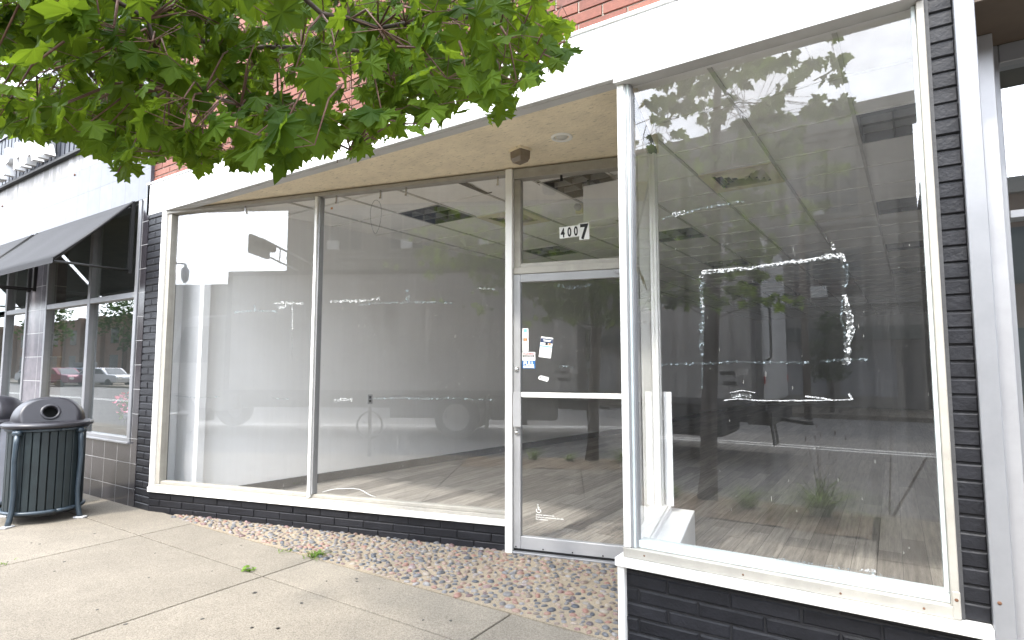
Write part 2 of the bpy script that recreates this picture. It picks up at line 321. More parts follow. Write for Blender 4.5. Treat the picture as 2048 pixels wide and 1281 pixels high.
# ------------------------------------------------------------------ mesh builder
class MB:
    def __init__(s): s.v = []; s.f = []; s.mi = []; s.sm = []
    def add(s, vs, fs, T=None, mi=0, smooth=False):
        o = len(s.v)
        s.v += [tuple(T @ Vector(p)) if T is not None else tuple(p) for p in vs]
        for f in fs: s.f.append(tuple(i + o for i in f)); s.mi.append(mi); s.sm.append(smooth)
        return s
    def box(s, x0, x1, y0, y1, z0, z1, T=None, mi=0):
        vs = [(x0, y0, z0), (x1, y0, z0), (x1, y1, z0), (x0, y1, z0), (x0, y0, z1), (x1, y0, z1), (x1, y1, z1), (x0, y1, z1)]
        return s.add(vs, [(0, 3, 2, 1), (4, 5, 6, 7), (0, 1, 5, 4), (1, 2, 6, 5), (2, 3, 7, 6), (3, 0, 4, 7)], T, mi)
    def brick(s, x0, x1, z0, z1, y0, dep, ch=0.004, T=None, mi=0, jit=0.0015):
        j = lambda: random.uniform(-jit, jit)
        yf = y0 + j(); 
        vs = [(x0, y0 + dep, z0), (x1, y0 + dep, z0), (x1, y0 + dep, z1), (x0, y0 + dep, z1),
              (x0 + j(), yf + ch, z0), (x1 + j(), yf + ch, z0), (x1 + j(), yf + ch, z1), (x0 + j(), yf + ch, z1),
              (x0 + ch, yf + j() * .5, z0 + ch), (x1 - ch, yf + j() * .5, z0 + ch), (x1 - ch, yf + j() * .5, z1 - ch), (x0 + ch, yf + j() * .5, z1 - ch)]
        fs = []
        for a, b in ((0, 4), (4, 8)):
            for k in range(4):
                k2 = (k + 1) % 4; fs.append((a + k, a + k2, b + k2, b + k))
        fs.append((8, 9, 10, 11))
        return s.add(vs, fs, T, mi)
    def prism(s, poly, z0, z1, T=None, mi=0):
        n = len(poly)
        vs = [(p[0], p[1], z0) for p in poly] + [(p[0], p[1], z1) for p in poly]
        fs = [tuple(range(n))[::-1], tuple(range(n, 2 * n))] + [(i, (i + 1) % n, n + (i + 1) % n, n + i) for i in range(n)]
        return s.add(vs, fs, T, mi)
    def quad(s, a, b, c, d, T=None, mi=0): return s.add([a, b, c, d], [(0, 1, 2, 3)], T, mi)
    def tube(s, pts, r, n=8, T=None, mi=0, cap=True):
        pts = [Vector(p) for p in pts]; rs = r if isinstance(r, (list, tuple)) else [r] * len(pts)
        vs = []; up = None
        for i, p in enumerate(pts):
            d = (pts[min(i + 1, len(pts) - 1)] - pts[max(i - 1, 0)])
            d = d.normalized() if d.length > 1e-9 else Vector((0, 0, 1))
            if up is None: up = d.orthogonal().normalized()
            up = (up - d * up.dot(d)); up = up.normalized() if up.length > 1e-6 else d.orthogonal().normalized()
            sd = d.cross(up)
            for k in range(n):
                a = 2 * PI * k / n; vs.append(p + (up * math.cos(a) + sd * math.sin(a)) * rs[i])
        fs = []
        for i in range(len(pts) - 1):
            for k in range(n):
                k2 = (k + 1) % n; fs.append((i * n + k, i * n + k2, (i + 1) * n + k2, (i + 1) * n + k))
        if cap: fs += [tuple(range(n))[::-1], tuple(range((len(pts) - 1) * n, len(pts) * n))]
        return s.add(vs, fs, T, mi, True)
    def lathe(s, prof, n=32, T=None, mi=0, smooth=True, a0=0, a1=2 * PI):
        full = abs(a1 - a0 - 2 * PI) < 1e-6; cols = n if full else n + 1
        vs = []
        for k in range(cols):
            a = a0 + (a1 - a0) * k / n
            for r, z in prof: vs.append((r * math.cos(a), r * math.sin(a), z))
        m = len(prof); fs = []
        for k in range(n):
            k2 = (k + 1) % cols
            for i in range(m - 1): fs.append((k * m + i, k2 * m + i, k2 * m + i + 1, k * m + i + 1))
        return s.add(vs, fs, T, mi, smooth)
    def build(s, name, mats, parent=None, bevel=0.0, seg=1):
        me = bpy.data.meshes.new(name); me.from_pydata(s.v, [], s.f)
        if not isinstance(mats, (list, tuple)): mats = [mats]
        for m in mats: me.materials.append(m)
        me.polygons.foreach_set('material_index', s.mi); me.polygons.foreach_set('use_smooth', s.sm); me.update()
        o = bpy.data.objects.new(name, me); C.objects.link(o)
        if parent: o.parent = parent
        if bevel:
            b = o.modifiers.new('bevel', 'BEVEL'); b.width = bevel; b.segments = seg; b.limit_method = 'ANGLE'; b.angle_limit = 0.6
        return o
def text_mb(mb, body, size, T, mi=0, bold=0.0, extrude=0.0, sx=1.0, align='LEFT'):
    cu = bpy.data.curves.new('t', 'FONT'); cu.body = body; cu.size = size; cu.offset = bold; cu.extrude = extrude; cu.align_x = align; cu.resolution_u = 3
    o = bpy.data.objects.new('t', cu); C.objects.link(o); bpy.context.view_layer.update()
    me = o.evaluated_get(bpy.context.evaluated_depsgraph_get()).to_mesh()
    vs = [(v.co.x * sx, 0.0 - v.co.z, v.co.y) for v in me.vertices]; fs = [tuple(p.vertices) for p in me.polygons]
    mb.add(vs, fs, T, mi); o.to_mesh_clear(); bpy.data.objects.remove(o); bpy.data.curves.remove(cu)
def tag(o, label=None, cat=None, group=None, kind=None):
    if label: o['label'] = label
    if cat: o['category'] = cat
    if group: o['group'] = group
    if kind: o['kind'] = kind
    return o
def thing(name, label, cat, loc=(0, 0, 0), rz=0.0, group=None):
    o = bpy.data.objects.new(name, None); o.empty_display_size = 0.2; C.objects.link(o); o.location = loc; o.rotation_euler = (0, 0, rz)
    return tag(o, label, cat, group)
def copy_tree(o, parent=None):
    c = o.copy(); C.objects.link(c)
    if parent: c.parent = parent
    for ch in list(o.children): copy_tree(ch, c)
    return c
def structure(mb, name, mats, **k):
    o = mb.build(name, mats, **k); o['kind'] = 'structure'; return o
class Pieces:
    """collects several small pieces; each becomes a part of its own"""
    def __init__(s): s.l = []
    def new(s): m = MB(); s.l.append(m); return m
    def put(s, name, mats, parent, **k): return [P(m, name, mats, parent, **k) for m in s.l]
T0 = lambda x, y, z: Matrix.Translation((x, y, z))
RZ = lambda a: Matrix.Rotation(a, 4, 'Z')
RX = lambda a: Matrix.Rotation(a, 4, 'X')
RY = lambda a: Matrix.Rotation(a, 4, 'Y')

# slanted window plane: local u (along), v (inwards), z
SL = math.radians(14.018); CS, SN = math.cos(SL), math.sin(SL)
PX = -6.008
TS = Matrix(((CS, -SN, 0, PX), (SN, CS, 0, 0), (0, 0, 1, 0), (0, 0, 0, 1)))
def S(u, v, z): return TS @ Vector((u, v, z))

# ------------------------------------------------------------------ camera
F, YAW, PITCH, ROLL = 1153.49, math.radians(33.3247), math.radians(4.6631), math.radians(0.0175)
CAM = Vector((0, -2.8, 1.372))
fw = Vector((-math.sin(YAW) * math.cos(PITCH), math.cos(YAW) * math.cos(PITCH), math.sin(PITCH)))
rt = Vector((math.cos(YAW), math.sin(YAW), 0)); up = rt.cross(fw)
cam = bpy.data.cameras.new('camera'); co = bpy.data.objects.new('camera', cam); C.objects.link(co)
co.matrix_world = Matrix(((rt.x, up.x, -fw.x, CAM.x), (rt.y, up.y, -fw.y, CAM.y), (rt.z, up.z, -fw.z, CAM.z), (0, 0, 0, 1)))
cam.sensor_width = 36; cam.lens = F / 2048 * 36; cam.clip_start = 0.05; cam.clip_end = 2000
sc.camera = co
def px(p):
    d = Vector(p) - CAM; z = d.dot(fw)
    return (1024 + F * d.dot(rt) / z, 640.5 - F * d.dot(up) / z, z)
def ray(x, y): return fw + rt * ((x - 1024) / F) - up * ((y - 640.5) / F)

# ------------------------------------------------------------------ world and sun
SUN_EL, SUN_AZ = math.radians(52), math.radians(188)   # azimuth clockwise from +Y
w = bpy.data.worlds.new('World'); sc.world = w; w.use_nodes = True
ns, L = w.node_tree.nodes, w.node_tree.links; ns.clear()
wo = ns.new('ShaderNodeOutputWorld'); bg = ns.new('ShaderNodeBackground'); L.new(bg.outputs[0], wo.inputs[0])
sky = ns.new('ShaderNodeTexSky'); sky.sky_type = 'NISHITA'; sky.sun_disc = False; sky.sun_elevation = SUN_EL; sky.sun_rotation = SUN_AZ
sky.air_density = 1.2; sky.dust_density = 3.0
tc = ns.new('ShaderNodeTexCoord'); mp = ns.new('ShaderNodeMapping'); mp.inputs['Scale'].default_value = (1, 1, 2.2); L.new(tc.outputs['Generated'], mp.inputs[0])
nz = ns.new('ShaderNodeTexNoise'); nz.inputs['Scale'].default_value = 2.6; nz.inputs['Detail'].default_value = 9; nz.inputs['Roughness'].default_value = 0.55
L.new(mp.outputs[0], nz.inputs['Vector'])
cr = ramp(ns, [(0.36, 0.25), (0.60, 1.0)]); L.new(nz.outputs[0], cr.inputs[0])
dt = ns.new('ShaderNodeVectorMath'); dt.operation = 'DOT_PRODUCT'; dt.inputs[1].default_value = (-0.11, -0.80, 0.59)
L.new(tc.outputs['Generated'], dt.inputs[0])
gr = ns.new('ShaderNodeMapRange'); gr.interpolation_type = 'SMOOTHSTEP'; gr.inputs[1].default_value = -0.3; gr.inputs[2].default_value = 1.0; gr.inputs[3].default_value = 0.35; gr.inputs[4].default_value = 3.3
L.new(dt.outputs['Value'], gr.inputs[0])
cv = ns.new('ShaderNodeVectorMath'); cv.operation = 'SCALE'; cv.inputs[0].default_value = (8.7, 9.2, 10.1); L.new(gr.outputs[0], cv.inputs['Scale'])
mx = ns.new('ShaderNodeMixRGB'); L.new(cv.outputs[0], mx.inputs[2])
L.new(cr.outputs[0], mx.inputs[0]); L.new(sky.outputs[0], mx.inputs[1]); L.new(mx.outputs[0], bg.inputs[0])
bg.inputs[1].default_value = 0.10
sun = bpy.data.lights.new('sun', 'SUN'); sun.energy = 1.5; sun.angle = math.radians(4.0); sun.color = (1.0, 0.95, 0.86)
so = bpy.data.objects.new('sun', sun); C.objects.link(so)
sd = Vector((math.sin(SUN_AZ) * math.cos(SUN_EL), math.cos(SUN_AZ) * math.cos(SUN_EL), math.sin(SUN_EL)))
so.rotation_euler = (-sd).to_track_quat('-Z', 'Y').to_euler(); so.location = sd * 40
sc.view_settings.view_transform = 'Standard'; sc.view_settings.look = 'None'; sc.view_settings.exposure = 1.8; sc.view_settings.gamma = 1

# ------------------------------------------------------------------ ground, street
GZ = -0.13
structure(MB().quad((-300, -300, GZ - 0.06), (300, -300, GZ - 0.06), (300, 300, GZ - 0.06), (-300, 300, GZ - 0.06)), 'ground', M['road'])
mb = MB().box(-140, 90, -16.4, -3.62, GZ - 0.05, GZ)
for y0, y1 in ((-9.56, -9.44), (-9.22, -9.10)): mb.box(-120, 80, y0, y1, GZ + 0.001, GZ + 0.005, mi=1)
mb.prism([(-.13, -3.64), (-.10, -3.64), (.42, -9.05), (.39, -9.05)], GZ + .0005, GZ + .003, None, 2)
for k in range(-18, 12): mb.box(k * 4.6 - .1, k * 4.6 - .085, -16.39, -3.63, GZ + .0005, GZ + 0.0025, mi=2)
structure(mb, 'road', [M['road'], M['marking'], M['joint']])
structure(MB().box(-140, 90, -16.55, -16.4, GZ - 0.05, 0.0).box(-140, 90, -22, -16.55, GZ - 0.05, -0.004), 'far_sidewalk', M['sidewalk'])
structure(MB().box(-12, -4.2, -3.62, -3.47, GZ - .05, 0.0).box(-140, -12, -3.62, -3.47, GZ - .05, 0.0).box(-4.2, 90, -3.62, -3.47, GZ - .05, 0.0), 'kerb', M['sidewalk'], bevel=0.02, seg=2)
# sidewalk slabs with real joints
mb = MB(); XJ = [-5.21 + 1.685 * k for k in range(-14, 14)]; YJ = [-3.47, -2.10, -0.425, -0.006]
def slab(x0, x1, y0, y1, g=0.0065):
    c = 0.003; a, b, c0, d = x0 + g, x1 - g, y0 + g, y1 - g
    n = max(2, int((b - a) / 0.08)); 
    bot = -0.05
    ring = lambda i, z: [(a + i, c0 + i, z), (b - i, c0 + i, z), (b - i, d - i, z), (a + i, d - i, z)]
    vs = ring(0, bot) + ring(0, -c) + ring(c, 0)
    fs = [(q + k, q + (k + 1) % 4, q + 4 + (k + 1) % 4, q + 4 + k) for q in (0, 4) for k in range(4)] + [(8, 9, 10, 11)]
    mb.add(vs, fs)
for i in range(len(XJ) - 1):
    for j in range(3):
        x0, x1, y0, y1 = XJ[i], XJ[i + 1], YJ[j], YJ[j + 1]
        if j == 0 and -4.4 < x0 < -1.0:
            slab(x0, x1, -2.6, y1); continue
        if j == 2 and x1 <= -5.2: y1 = 0.06 if x1 > -6.9 else 0.0
        slab(x0, x1, y0, y1)
sw = mb; sw.box(-40, 40, -3.47, 0.3, -0.06, -0.014, mi=1)
# planting bed by the kerb
mb = MB(); N = 40
vs = [(-3.5 + 3.3 * i / N, -3.47 + 0.86 * j / 12, 0.002 + 0.03 * noise.noise((i * .4, j * .5, 0)) + 0.025 * math.sin(PI * j / 12)) for i in range(N + 1) for j in range(13)]
fs = [(i * 13 + j, (i + 1) * 13 + j, (i + 1) * 13 + j + 1, i * 13 + j + 1) for i in range(N) for j in range(12)]
structure(mb.add(vs, fs, None, 0, True), 'soil', M['soil'])
# gum spots on the sidewalk
spots = [(1490 / 1, 896)]
for sx_, sy_ in [(184, 604), (231, 611), (44, 715), (376, 714), (908, 665), (553, 550), (1296, 614), (1411, 618), (1240, 769), (1491, 896), (1183, 1049), (1474, 1100), (1627, 1106), (734, 1080), (568, 996), (1911, 828), (1763, 957), (870, 808), (320, 770)]:
    p = ray(sx_ * 0.3418, 880 + sy_ * 0.3418); t = -CAM.z / p.z; q = CAM + p * t; r = random.uniform(0.007, 0.013) * (1.3 if sy_ in (896, 1100, 1049) else 0.8)
    a0 = random.random() * 6; pts = [(q.x + r * random.uniform(.7, 1.2) * math.cos(a0 + k * PI / 5), q.y + r * random.uniform(.7, 1.2) * math.sin(a0 + k * PI / 5), 0.0) for k in range(10)]
    sw.prism([(a, b) for a, b, _ in pts], 0.0006, 0.0022, None, 2)
for sx_, sy_ in [(392, 417), (547, 405), (548, 419), (663, 457), (1028, 620), (24, 478), (10, 656), (143, 660), (886, 617), (265, 530)]:
    p = ray(500 + sx_ * 0.3906, 1000 + sy_ * 0.3906); t = -CAM.z / p.z; q = CAM + p * t; r = random.uniform(0.006, 0.012)
    sw.prism([(q.x + r * random.uniform(.7, 1.2) * math.cos(k * PI / 5), q.y + r * random.uniform(.7, 1.2) * math.sin(k * PI / 5)) for k in range(10)], 0.0006, 0.0022, None, 2)
structure(sw, 'sidewalk', [M['sidewalk'], M['joint'], M['gum']])

# ------------------------------------------------------------------ pebble paving in the entry recess
poly = [(-5.57, 0.02), (-1.2, 0.02), (-1.2, 0.06), (-1.42, 1.16), S(3.7, 0.02, 0)[:2], S(0.42, 0.02, 0)[:2]]
PB = MB().prism([(-5.6, 0.0), (-1.18, 0.0), (-1.40, 1.22), tuple(S(3.6, 0.1, 0)[:2]), tuple(S(0.3, 0.1, 0)[:2])], -0.05, -0.001)
def inside(p, poly):
    r = False; n = len(poly)
    for i in range(n):
        a, b = poly[i], poly[(i + 1) % n]
        if (a[1] > p[1]) != (b[1] > p[1]) and p[0] < (b[0] - a[0]) * (p[1] - a[1]) / (b[1] - a[1]) + a[0]: r = not r
    return r
bm = bmesh.new(); bmesh.ops.create_icosphere(bm, subdivisions=2, radius=1); IV = [tuple(v.co) for v in bm.verts]; IF = [tuple(v.index for v in f.verts) for f in bm.faces]; bm.free()
mb = PB; grid = {}; cell = 0.075; placed = []
rnd = random.Random(3)
for it in range(42000):
    x, y = rnd.uniform(-5.6, -1.2), rnd.uniform(0.0, 1.18)
    if not inside((x, y), poly): continue
    a = rnd.uniform(0.015, 0.026) if rnd.random() < .75 else rnd.uniform(0.024, 0.034); b = a * rnd.uniform(0.55, 0.85)
    gx, gy = int(x / cell), int(y / cell); ok = True
    for i in (-1, 0, 1):
        for j in (-1, 0, 1):
            for q in grid.get((gx + i, gy + j), ()):
                if (q[0] - x) ** 2 + (q[1] - y) ** 2 < ((q[2] + (a + b) / 2) * 1.14) ** 2: ok = False
    if not ok: continue
    grid.setdefault((gx, gy), []).append((x, y, (a + b) / 2))
    T = T0(x, y, -0.001) @ RZ(rnd.gauss(0.3, 0.8)) @ RX(rnd.uniform(-.15, .15)) @ Matrix.Diagonal((a, b, a * rnd.uniform(.40, .60), 1))
    s = rnd.random() * 50
    mb.add([(v[0] * (1 + .10 * noise.noise((v[0] + s, v[1], v[2]))), v[1] * (1 + .10 * noise.noise((v[0], v[1] + s, v[2]))), v[2]) for v in IV], IF, T, 1, True)
tag(mb.build('pebble_paving', [M['pebble_bed'], M['pebble']]), 'rounded grey, red and tan pebbles set in cement in the shop entry', 'pebbles', kind='stuff')

# ------------------------------------------------------------------ the vacant shop
shop = thing('shop_building', 'vacant brick corner-entry shop with white fascia, black painted brick base and large dusty windows', 'shop', (-3, 0, 0))
def P(mb, name, mats, parent=shop, **k):
    """part in world coordinates"""
    o = mb.build(name, mats, None, **k)
    if parent:
        o.parent = parent
        q = parent; off = Vector((0, 0, 0))
        while q: off += q.location; q = q.parent
        o.location = -off
    return o
def brick_rows(x0, x1, z0, z1, y, bl, bh, mj, T=None, mi=0, dep=0.05, ch=0.004, mb=None, phase=0.0, jit=0.0015, rel=1.0):
    mb = mb or MB(); z = z0; r = 0
    while z < z1 - 0.01:
        zt = min(z + bh, z1)
        x = x0 - (bl + mj) * (0.5 if r % 2 else 0) - phase
        while x < x1 - 0.01:
            a, b = max(x, x0), min(x + bl, x1)
            if b - a > 0.012: mb.brick(a, b, z, zt, y, dep, ch, T, mi, jit)
            x += bl + mj
        z += bh + mj; r += 1
    return mb
# upper red brick wall
mb = MB().box(-6.42, 0.6, 0.042, 0.30, 3.05, 7.0, mi=1)
brick_rows(-6.42, 0.6, 3.262, 5.3, 0.034, 0.285, 0.0575, 0.010, mb=mb, dep=0.03, ch=0.002)
mb.box(-6.42, 0.6, 0.034, 0.042, 5.31, 7.0)
P(mb, 'brick_wall', [M['red_brick'], M['mortar']])
# fascia with lip and joint seams
mb = MB().box(-6.345, 0.60, -0.012, 0.034, 3.238, 3.258)
for a, b in ((-6.34, -3.752), (-3.75, -0.482), (-0.48, 0.60)): mb.box(a, b, 0.0, 0.034, 2.923, 3.236)
P(mb, 'fascia', M['fascia'], bevel=0.003)
P(MB().box(-6.34, 0.60, 0.0345, 0.105, 2.915, 2.93).box(-6.34, 0.6, 0.0, 0.0342, 2.9195, 2.9225), 'fascia_return', M['grey_metal'])
# soffit over the recess
mb = MB().prism([(-5.9, 0.10), (-1.15, 0.10), (-1.36, 1.22), tuple(S(4.74, 0.06, 0)[:2]), tuple(S(0, 0.06, 0)[:2])], 2.932, 3.05)
P(mb, 'soffit', M['stucco'])
P(MB().prism([(-6.3, 0.31), (-1.2, 0.31), (-1.4, 1.3), tuple(S(4.8, 0.16, 0)[:2]), tuple(S(0, 0.16, 0)[:2])], 3.06, 3.085).box(-1.4, 0.6, 0.06, 0.3, 2.99, 3.05), 'header_board', M['wall_in'])
# left black brick pier
mb = MB().box(-6.285, -6.0, 0.012, 0.16, -0.03, 2.92, mi=1)
brick_rows(-6.285, -6.004, 0.0, 2.92, 0.002, 0.285, 0.0585, 0.010, mb=mb, dep=0.02, ch=0.006)
P(mb, 'brick_pier', [M['black_brick'], M['black_mortar']])
# base wall under the slanted window (three courses)
mb = MB().box(-0.02, 3.638, 0.012, 0.12, -0.03, 0.183, TS, 1)
brick_rows(0.0, 3.638, -0.012, 0.184, 0.004, 0.275, 0.0585, 0.007, TS, mb=mb, dep=0.02, ch=0.004, jit=0.003)
P(mb, 'brick_base', [M['black_brick'], M['black_mortar']])
# base wall under the right window and right pilaster
mb = MB().box(-1.17, 0.266, 0.034, 0.16, -0.03, 0.3805, mi=1).box(0.176, 0.266, 0.029, 0.16, 0.42, 3.0, mi=1)
brick_rows(-1.168, 0.264, -0.008, 0.3805, 0.026, 0.284, 0.0625, 0.0085, mb=mb, dep=0.03, ch=0.007, phase=0.08, jit=0.003)
mb2 = MB()
brick_rows(0.180, 0.2655, 0.428, 3.0, 0.020, 0.9, 0.0575, 0.0070, mb=mb, dep=0.03, ch=0.005, jit=0.002)
P(mb, 'brick_base', [M['black_brick'], M['black_mortar']])
P(MB().box(0.172, 0.187, 0.012, 0.06, 0.43, 3.0), 'caulk_joint', M['rubber'])
P(MB().box(-1.205, -1.169, 0.0, 0.17, -0.03, 0.3805).prism([(-1.2045, 0.17), (-1.17, 0.17), (-1.385, 1.16), (-1.42, 1.16)], -0.03, 0.40), 'return_panel', M['white'], bevel=0.003)
# aluminium strip
P(MB().box(0.266, 0.330, -0.022, 0.30, -0.03, 3.4), 'aluminium_strip', M['alu'], bevel=0.003)
P(MB().lathe([(0, 0.003), (0.006, 0.002), (0.007, 0)], 10, T0(0.286, -0.0222, 0.52) @ RX(PI / 2)), 'screw', M['rust'])

# ---- slanted display window
win = thing('display_window', None, None); win.parent = shop
mb = MB()
mb.box(0.0, 0.060, -0.004, 0.09, 0.231, 2.918, TS); mb.box(0.0, 3.638, -0.018, 0.09, 0.1855, 0.230, TS)
P(mb, 'frame', M['white'], win, bevel=0.002)
mb = MB()
mb.box(0.0615, 0.113, 0.012, 0.09, 0.259, 2.886, TS); mb.box(0.0615, 3.638, 0.006, 0.09, 0.2315, 0.2575, TS); mb.box(0.1145, 3.638, 0.024, 0.09, 0.259, 0.286, TS)
mb.box(0.0615, 3.638, 0.0, 0.09, 2.888, 2.919, TS)
P(mb, 'glazing_stop', M['cream'], win, bevel=0.002)
P(MB().box(1.832, 1.858, -0.004, 0.075, 0.262, 2.886, TS), 'mullion', M['white'], win, bevel=0.002)
P(MB().box(1.859, 1.876, 0.012, 0.075, 0.288, 2.886, TS), 'mullion_stop', M['dark_alu'], win)
def pane(u0, u1, z0, z1, v, name='pane', par=None, m=None, T=TS):
    return P(MB().quad((u0, v, z0), (u1, v, z0), (u1, v, z1), (u0, v, z1), T), name, m or M['glass'], par)
pane(0.113, 1.84, 0.28, 2.892, 0.05, par=win); pane(1.87, 3.638, 0.28, 2.892, 0.05, par=win)
# little clips left along the head
pc = Pieces()
for u in (1.0, 2.02, 2.47, 2.72, 3.55):
    mb = pc.new(); mb.box(u, u + 0.012, 0.036, 0.046, 2.82, 2.888, TS); mb.box(u - 0.004, u + 0.016, 0.033, 0.036, 2.815, 2.83, TS)
pc.put('blind_clip', M['steel'], win)
loop = [S(2.43 + 0.055 * math.sin(a) * (1.0 if math.cos(a) > 0 else 0.6 + 0.4 * abs(math.sin(a))), 0.045, 2.70 + 0.11 * math.cos(a) * (1 if math.cos(a) > 0 else 1.7)) for a in [k * 2 * PI / 24 for k in range(25)]]
P(MB().tube(loop, 0.0012, 5), 'hanging_wire', M['black'], win)

# ---- post between the window and the door, then door and transom
P(MB().box(3.64, 3.696, -0.02, 0.10, -0.02, 2.92, TS), 'entrance_post', M['white'], bevel=0.003)
tw = thing('transom_window', None, None); tw.parent = shop
mb = MB().box(3.698, 4.66, 0.0, 0.09, 2.842, 2.919, TS).box(3.698, 3.752, 0.02, 0.09, 2.14, 2.841, TS).box(3.698, 4.66, 0.0, 0.09, 2.0865, 2.138, TS).box(3.753, 4.66, 0.02, 0.09, 2.139, 2.172, TS).box(4.625, 4.66, 0.02, 0.09, 2.173, 2.841, TS)
P(mb, 'frame', M['cream'], tw, bevel=0.003)
pane(3.75, 4.63, 2.17, 2.845, 0.05, par=tw)
P(MB().box(4.07, 4.085, 0.034, 0.046, 2.80, 2.845, TS), 'blind_clip', M['black'], tw)
dr = thing('entrance_door', None, None); dr.parent = shop
mb = MB().box(3.700, 3.757, 0.0, 0.045, 0.03, 2.083, TS).box(4.585, 4.655, 0.0, 0.045, 0.03, 2.083, TS).box(3.758, 4.584, 0.0, 0.045, 2.022, 2.083, TS).box(3.758, 4.584, 0.0, 0.045, 0.03, 0.120, TS)
P(mb, 'door_frame', M['door_alu'], dr, bevel=0.003)
pane(3.755, 4.587, 0.117, 2.025, 0.025, par=dr)
P(MB().box(3.770, 4.60, -0.026, -0.008, 1.145, 1.183, TS).box(3.770, 3.785, -0.008, 0.0, 1.145, 1.183, TS).box(4.585, 4.60, -0.008, 0.0, 1.145, 1.183, TS), 'push_bar', M['white'], dr, bevel=0.004, seg=2)
mb = MB().box(3.716, 3.778, -0.056, -0.050, 0.926, 1.186, TS).box(3.716, 3.722, -0.050, 0.0, 0.926, 1.186, TS)
P(mb, 'pull_handle', M['door_alu'], dr, bevel=0.002)
for z in (1.355, 0.881):
    P(MB().lathe([(0.0, 0.016), (0.012, 0.015), (0.0135, 0.006), (0.019, 0.004), (0.021, 0.0)], 20, TS @ T0(3.7285, -0.0005, z) @ RX(PI / 2)), 'lock_cylinder', M['steel'], dr)
P(MB().box(3.700, 4.655, 0.012, 0.05, 0.001, 0.029, TS), 'door_sweep', M['black'], dr)
P(MB().box(3.699, 4.66, -0.03, 0.011, -0.002, 0.012, TS), 'threshold', M['alu'], dr, bevel=0.003)
pc = Pieces()
for u in (3.72, 3.93, 4.15, 4.37): pc.new().lathe([(0, 0.003), (0.005, 0.002), (0.006, 0)], 8, TS @ T0(u, -0.0003, 0.042) @ RX(PI / 2))
pc.put('screw', M['black'], dr)
P(MB().box(4.648, 4.662, -0.012, 0.004, 1.72, 1.86, TS), 'hinge', M['dark_alu'], dr, bevel=0.003)
P(MB().tube([S(4.47, -0.002, 2.075), S(4.475, -0.02, 2.068), S(4.50, -0.012, 2.05), S(4.53, -0.004, 2.045)], 0.004, 6), 'door_stay', M['dark_alu'], dr)
P(MB().box(4.662, 4.735, -0.01, 0.10, -0.02, 2.919, TS), 'entrance_post', M['white'], bevel=0.003)

# ---- return glass beside the door (from the front corner back to the door post)
Fx0, Fx1 = Vector((-1.152, 0.03, 0)), Vector((-1.372, 1.135, 0))
ed = (Fx1 - Fx0).normalized(); LR = (Fx1 - Fx0).length
TR = Matrix(((ed.x, -ed.y, 0, Fx0.x), (ed.y, ed.x, 0, Fx0.y), (0, 0, 1, 0), (0, 0, 0, 1)))    # u along, v to the door side (-X)
rw = thing('return_window', None, None); rw.parent = shop
P(MB().quad((0.02, 0, 0.44), (LR - 0.03, 0, 0.44), (LR - 0.03, 0, 2.885), (0.02, 0, 2.885), TR), 'pane', M['glass'], rw)
P(MB().box(LR - 0.045, LR, -0.03, 0.03, 0.40, 2.92, TR).box(LR - 0.085, LR - 0.046, -0.022, -0.004, 0.44, 2.88, TR), 'post', M['white'], rw, bevel=0.003)
P(MB().box(0.03, LR, -0.055, 0.03, 0.402, 0.438, TR), 'sill', M['white'], rw, bevel=0.003)
P(MB().box(0.03, LR - 0.01, -0.03, 0.02, 2.886, 2.925, TR), 'head_channel', M['rubber'], rw)
P(MB().box(0.032, 0.05, -0.012, 0.012, 0.44, 2.885, TR), 'corner_sealant', M['yellow_seal'], rw)
pc = Pieces()
for a, b, c, d in ((0.0, 0.02, 2.10, 2.02), (0.1, 0.035, 2.03, 1.97), (0.22, 0.03, 1.98, 1.93), (0.3, .02, 1.95, 1.90)):
    u = 0.12 + a * 1.6; pc.new().quad((u, 0.006, c), (u + 0.17, 0.006, d - 0.02), (u + 0.17, 0.007, d - 0.02 - b), (u, 0.007, c - b), TR)
pc.put('tape_strip', M['yellow_tape'], rw)

# ---- right display window
w2 = thing('display_window', None, None); w2.parent = shop
mb = MB().box(-1.206, 0.266, -0.030, 0.10, 0.3815, 0.423)
P(mb, 'sill', M['white'], w2, bevel=0.003)
mb = MB().box(-1.17, 0.174, -0.006, 0.10, 0.4245, 0.472).box(0.146, 0.173, 0.0, 0.10, 0.473, 2.872)
mb.box(0.150, 0.1745, -0.010, 0.0, 0.43, 0.53)
P(mb, 'frame', M['cream'], w2, bevel=0.003)
P(MB().box(-1.10, 0.145, 0.026, 0.10, 0.4735, 0.508).box(0.130, 0.145, 0.030, 0.10, 0.509, 2.872), 'glazing_stop', M['glass_edge'], w2, bevel=0.002)
P(MB().box(-1.168, -1.131, -0.004, 0.045, 0.4735, 2.875), 'corner_post', M['white'], w2, bevel=0.003)
P(MB().box(-1.130, -1.121, 0.004, 0.05, 0.4735, 2.875).box(-1.108, -1.100, 0.02, 0.06, 0.4735, 2.875), 'corner_channel', M['dark_alu'], w2)
P(MB().box(-1.120, -1.109, 0.012, 0.056, 0.4735, 2.875), 'corner_glass_edge', M['glass_edge'], w2)
P(MB().box(-1.175, 0.172, -0.034, 0.06, 2.876, 2.900).box(-1.175, 0.172, -0.020, 0.06, 2.901, 2.922), 'head_rail', M['grey_metal'], w2, bevel=0.002)
P(MB().quad((-1.115, 0.05, 0.478), (0.150, 0.05, 0.478), (0.150, 0.05, 2.88), (-1.115, 0.05, 2.88)), 'pane', M['glass'], w2)
pc = Pieces()
for x, z in [(-1.06, .448), (-0.6, .446), (-.22, .444), (.06, .446)]: pc.new().lathe([(0, 0.002), (0.0035, 0.0015), (0.0048, 0)], 8, T0(x, -0.0062, z) @ RX(PI / 2))
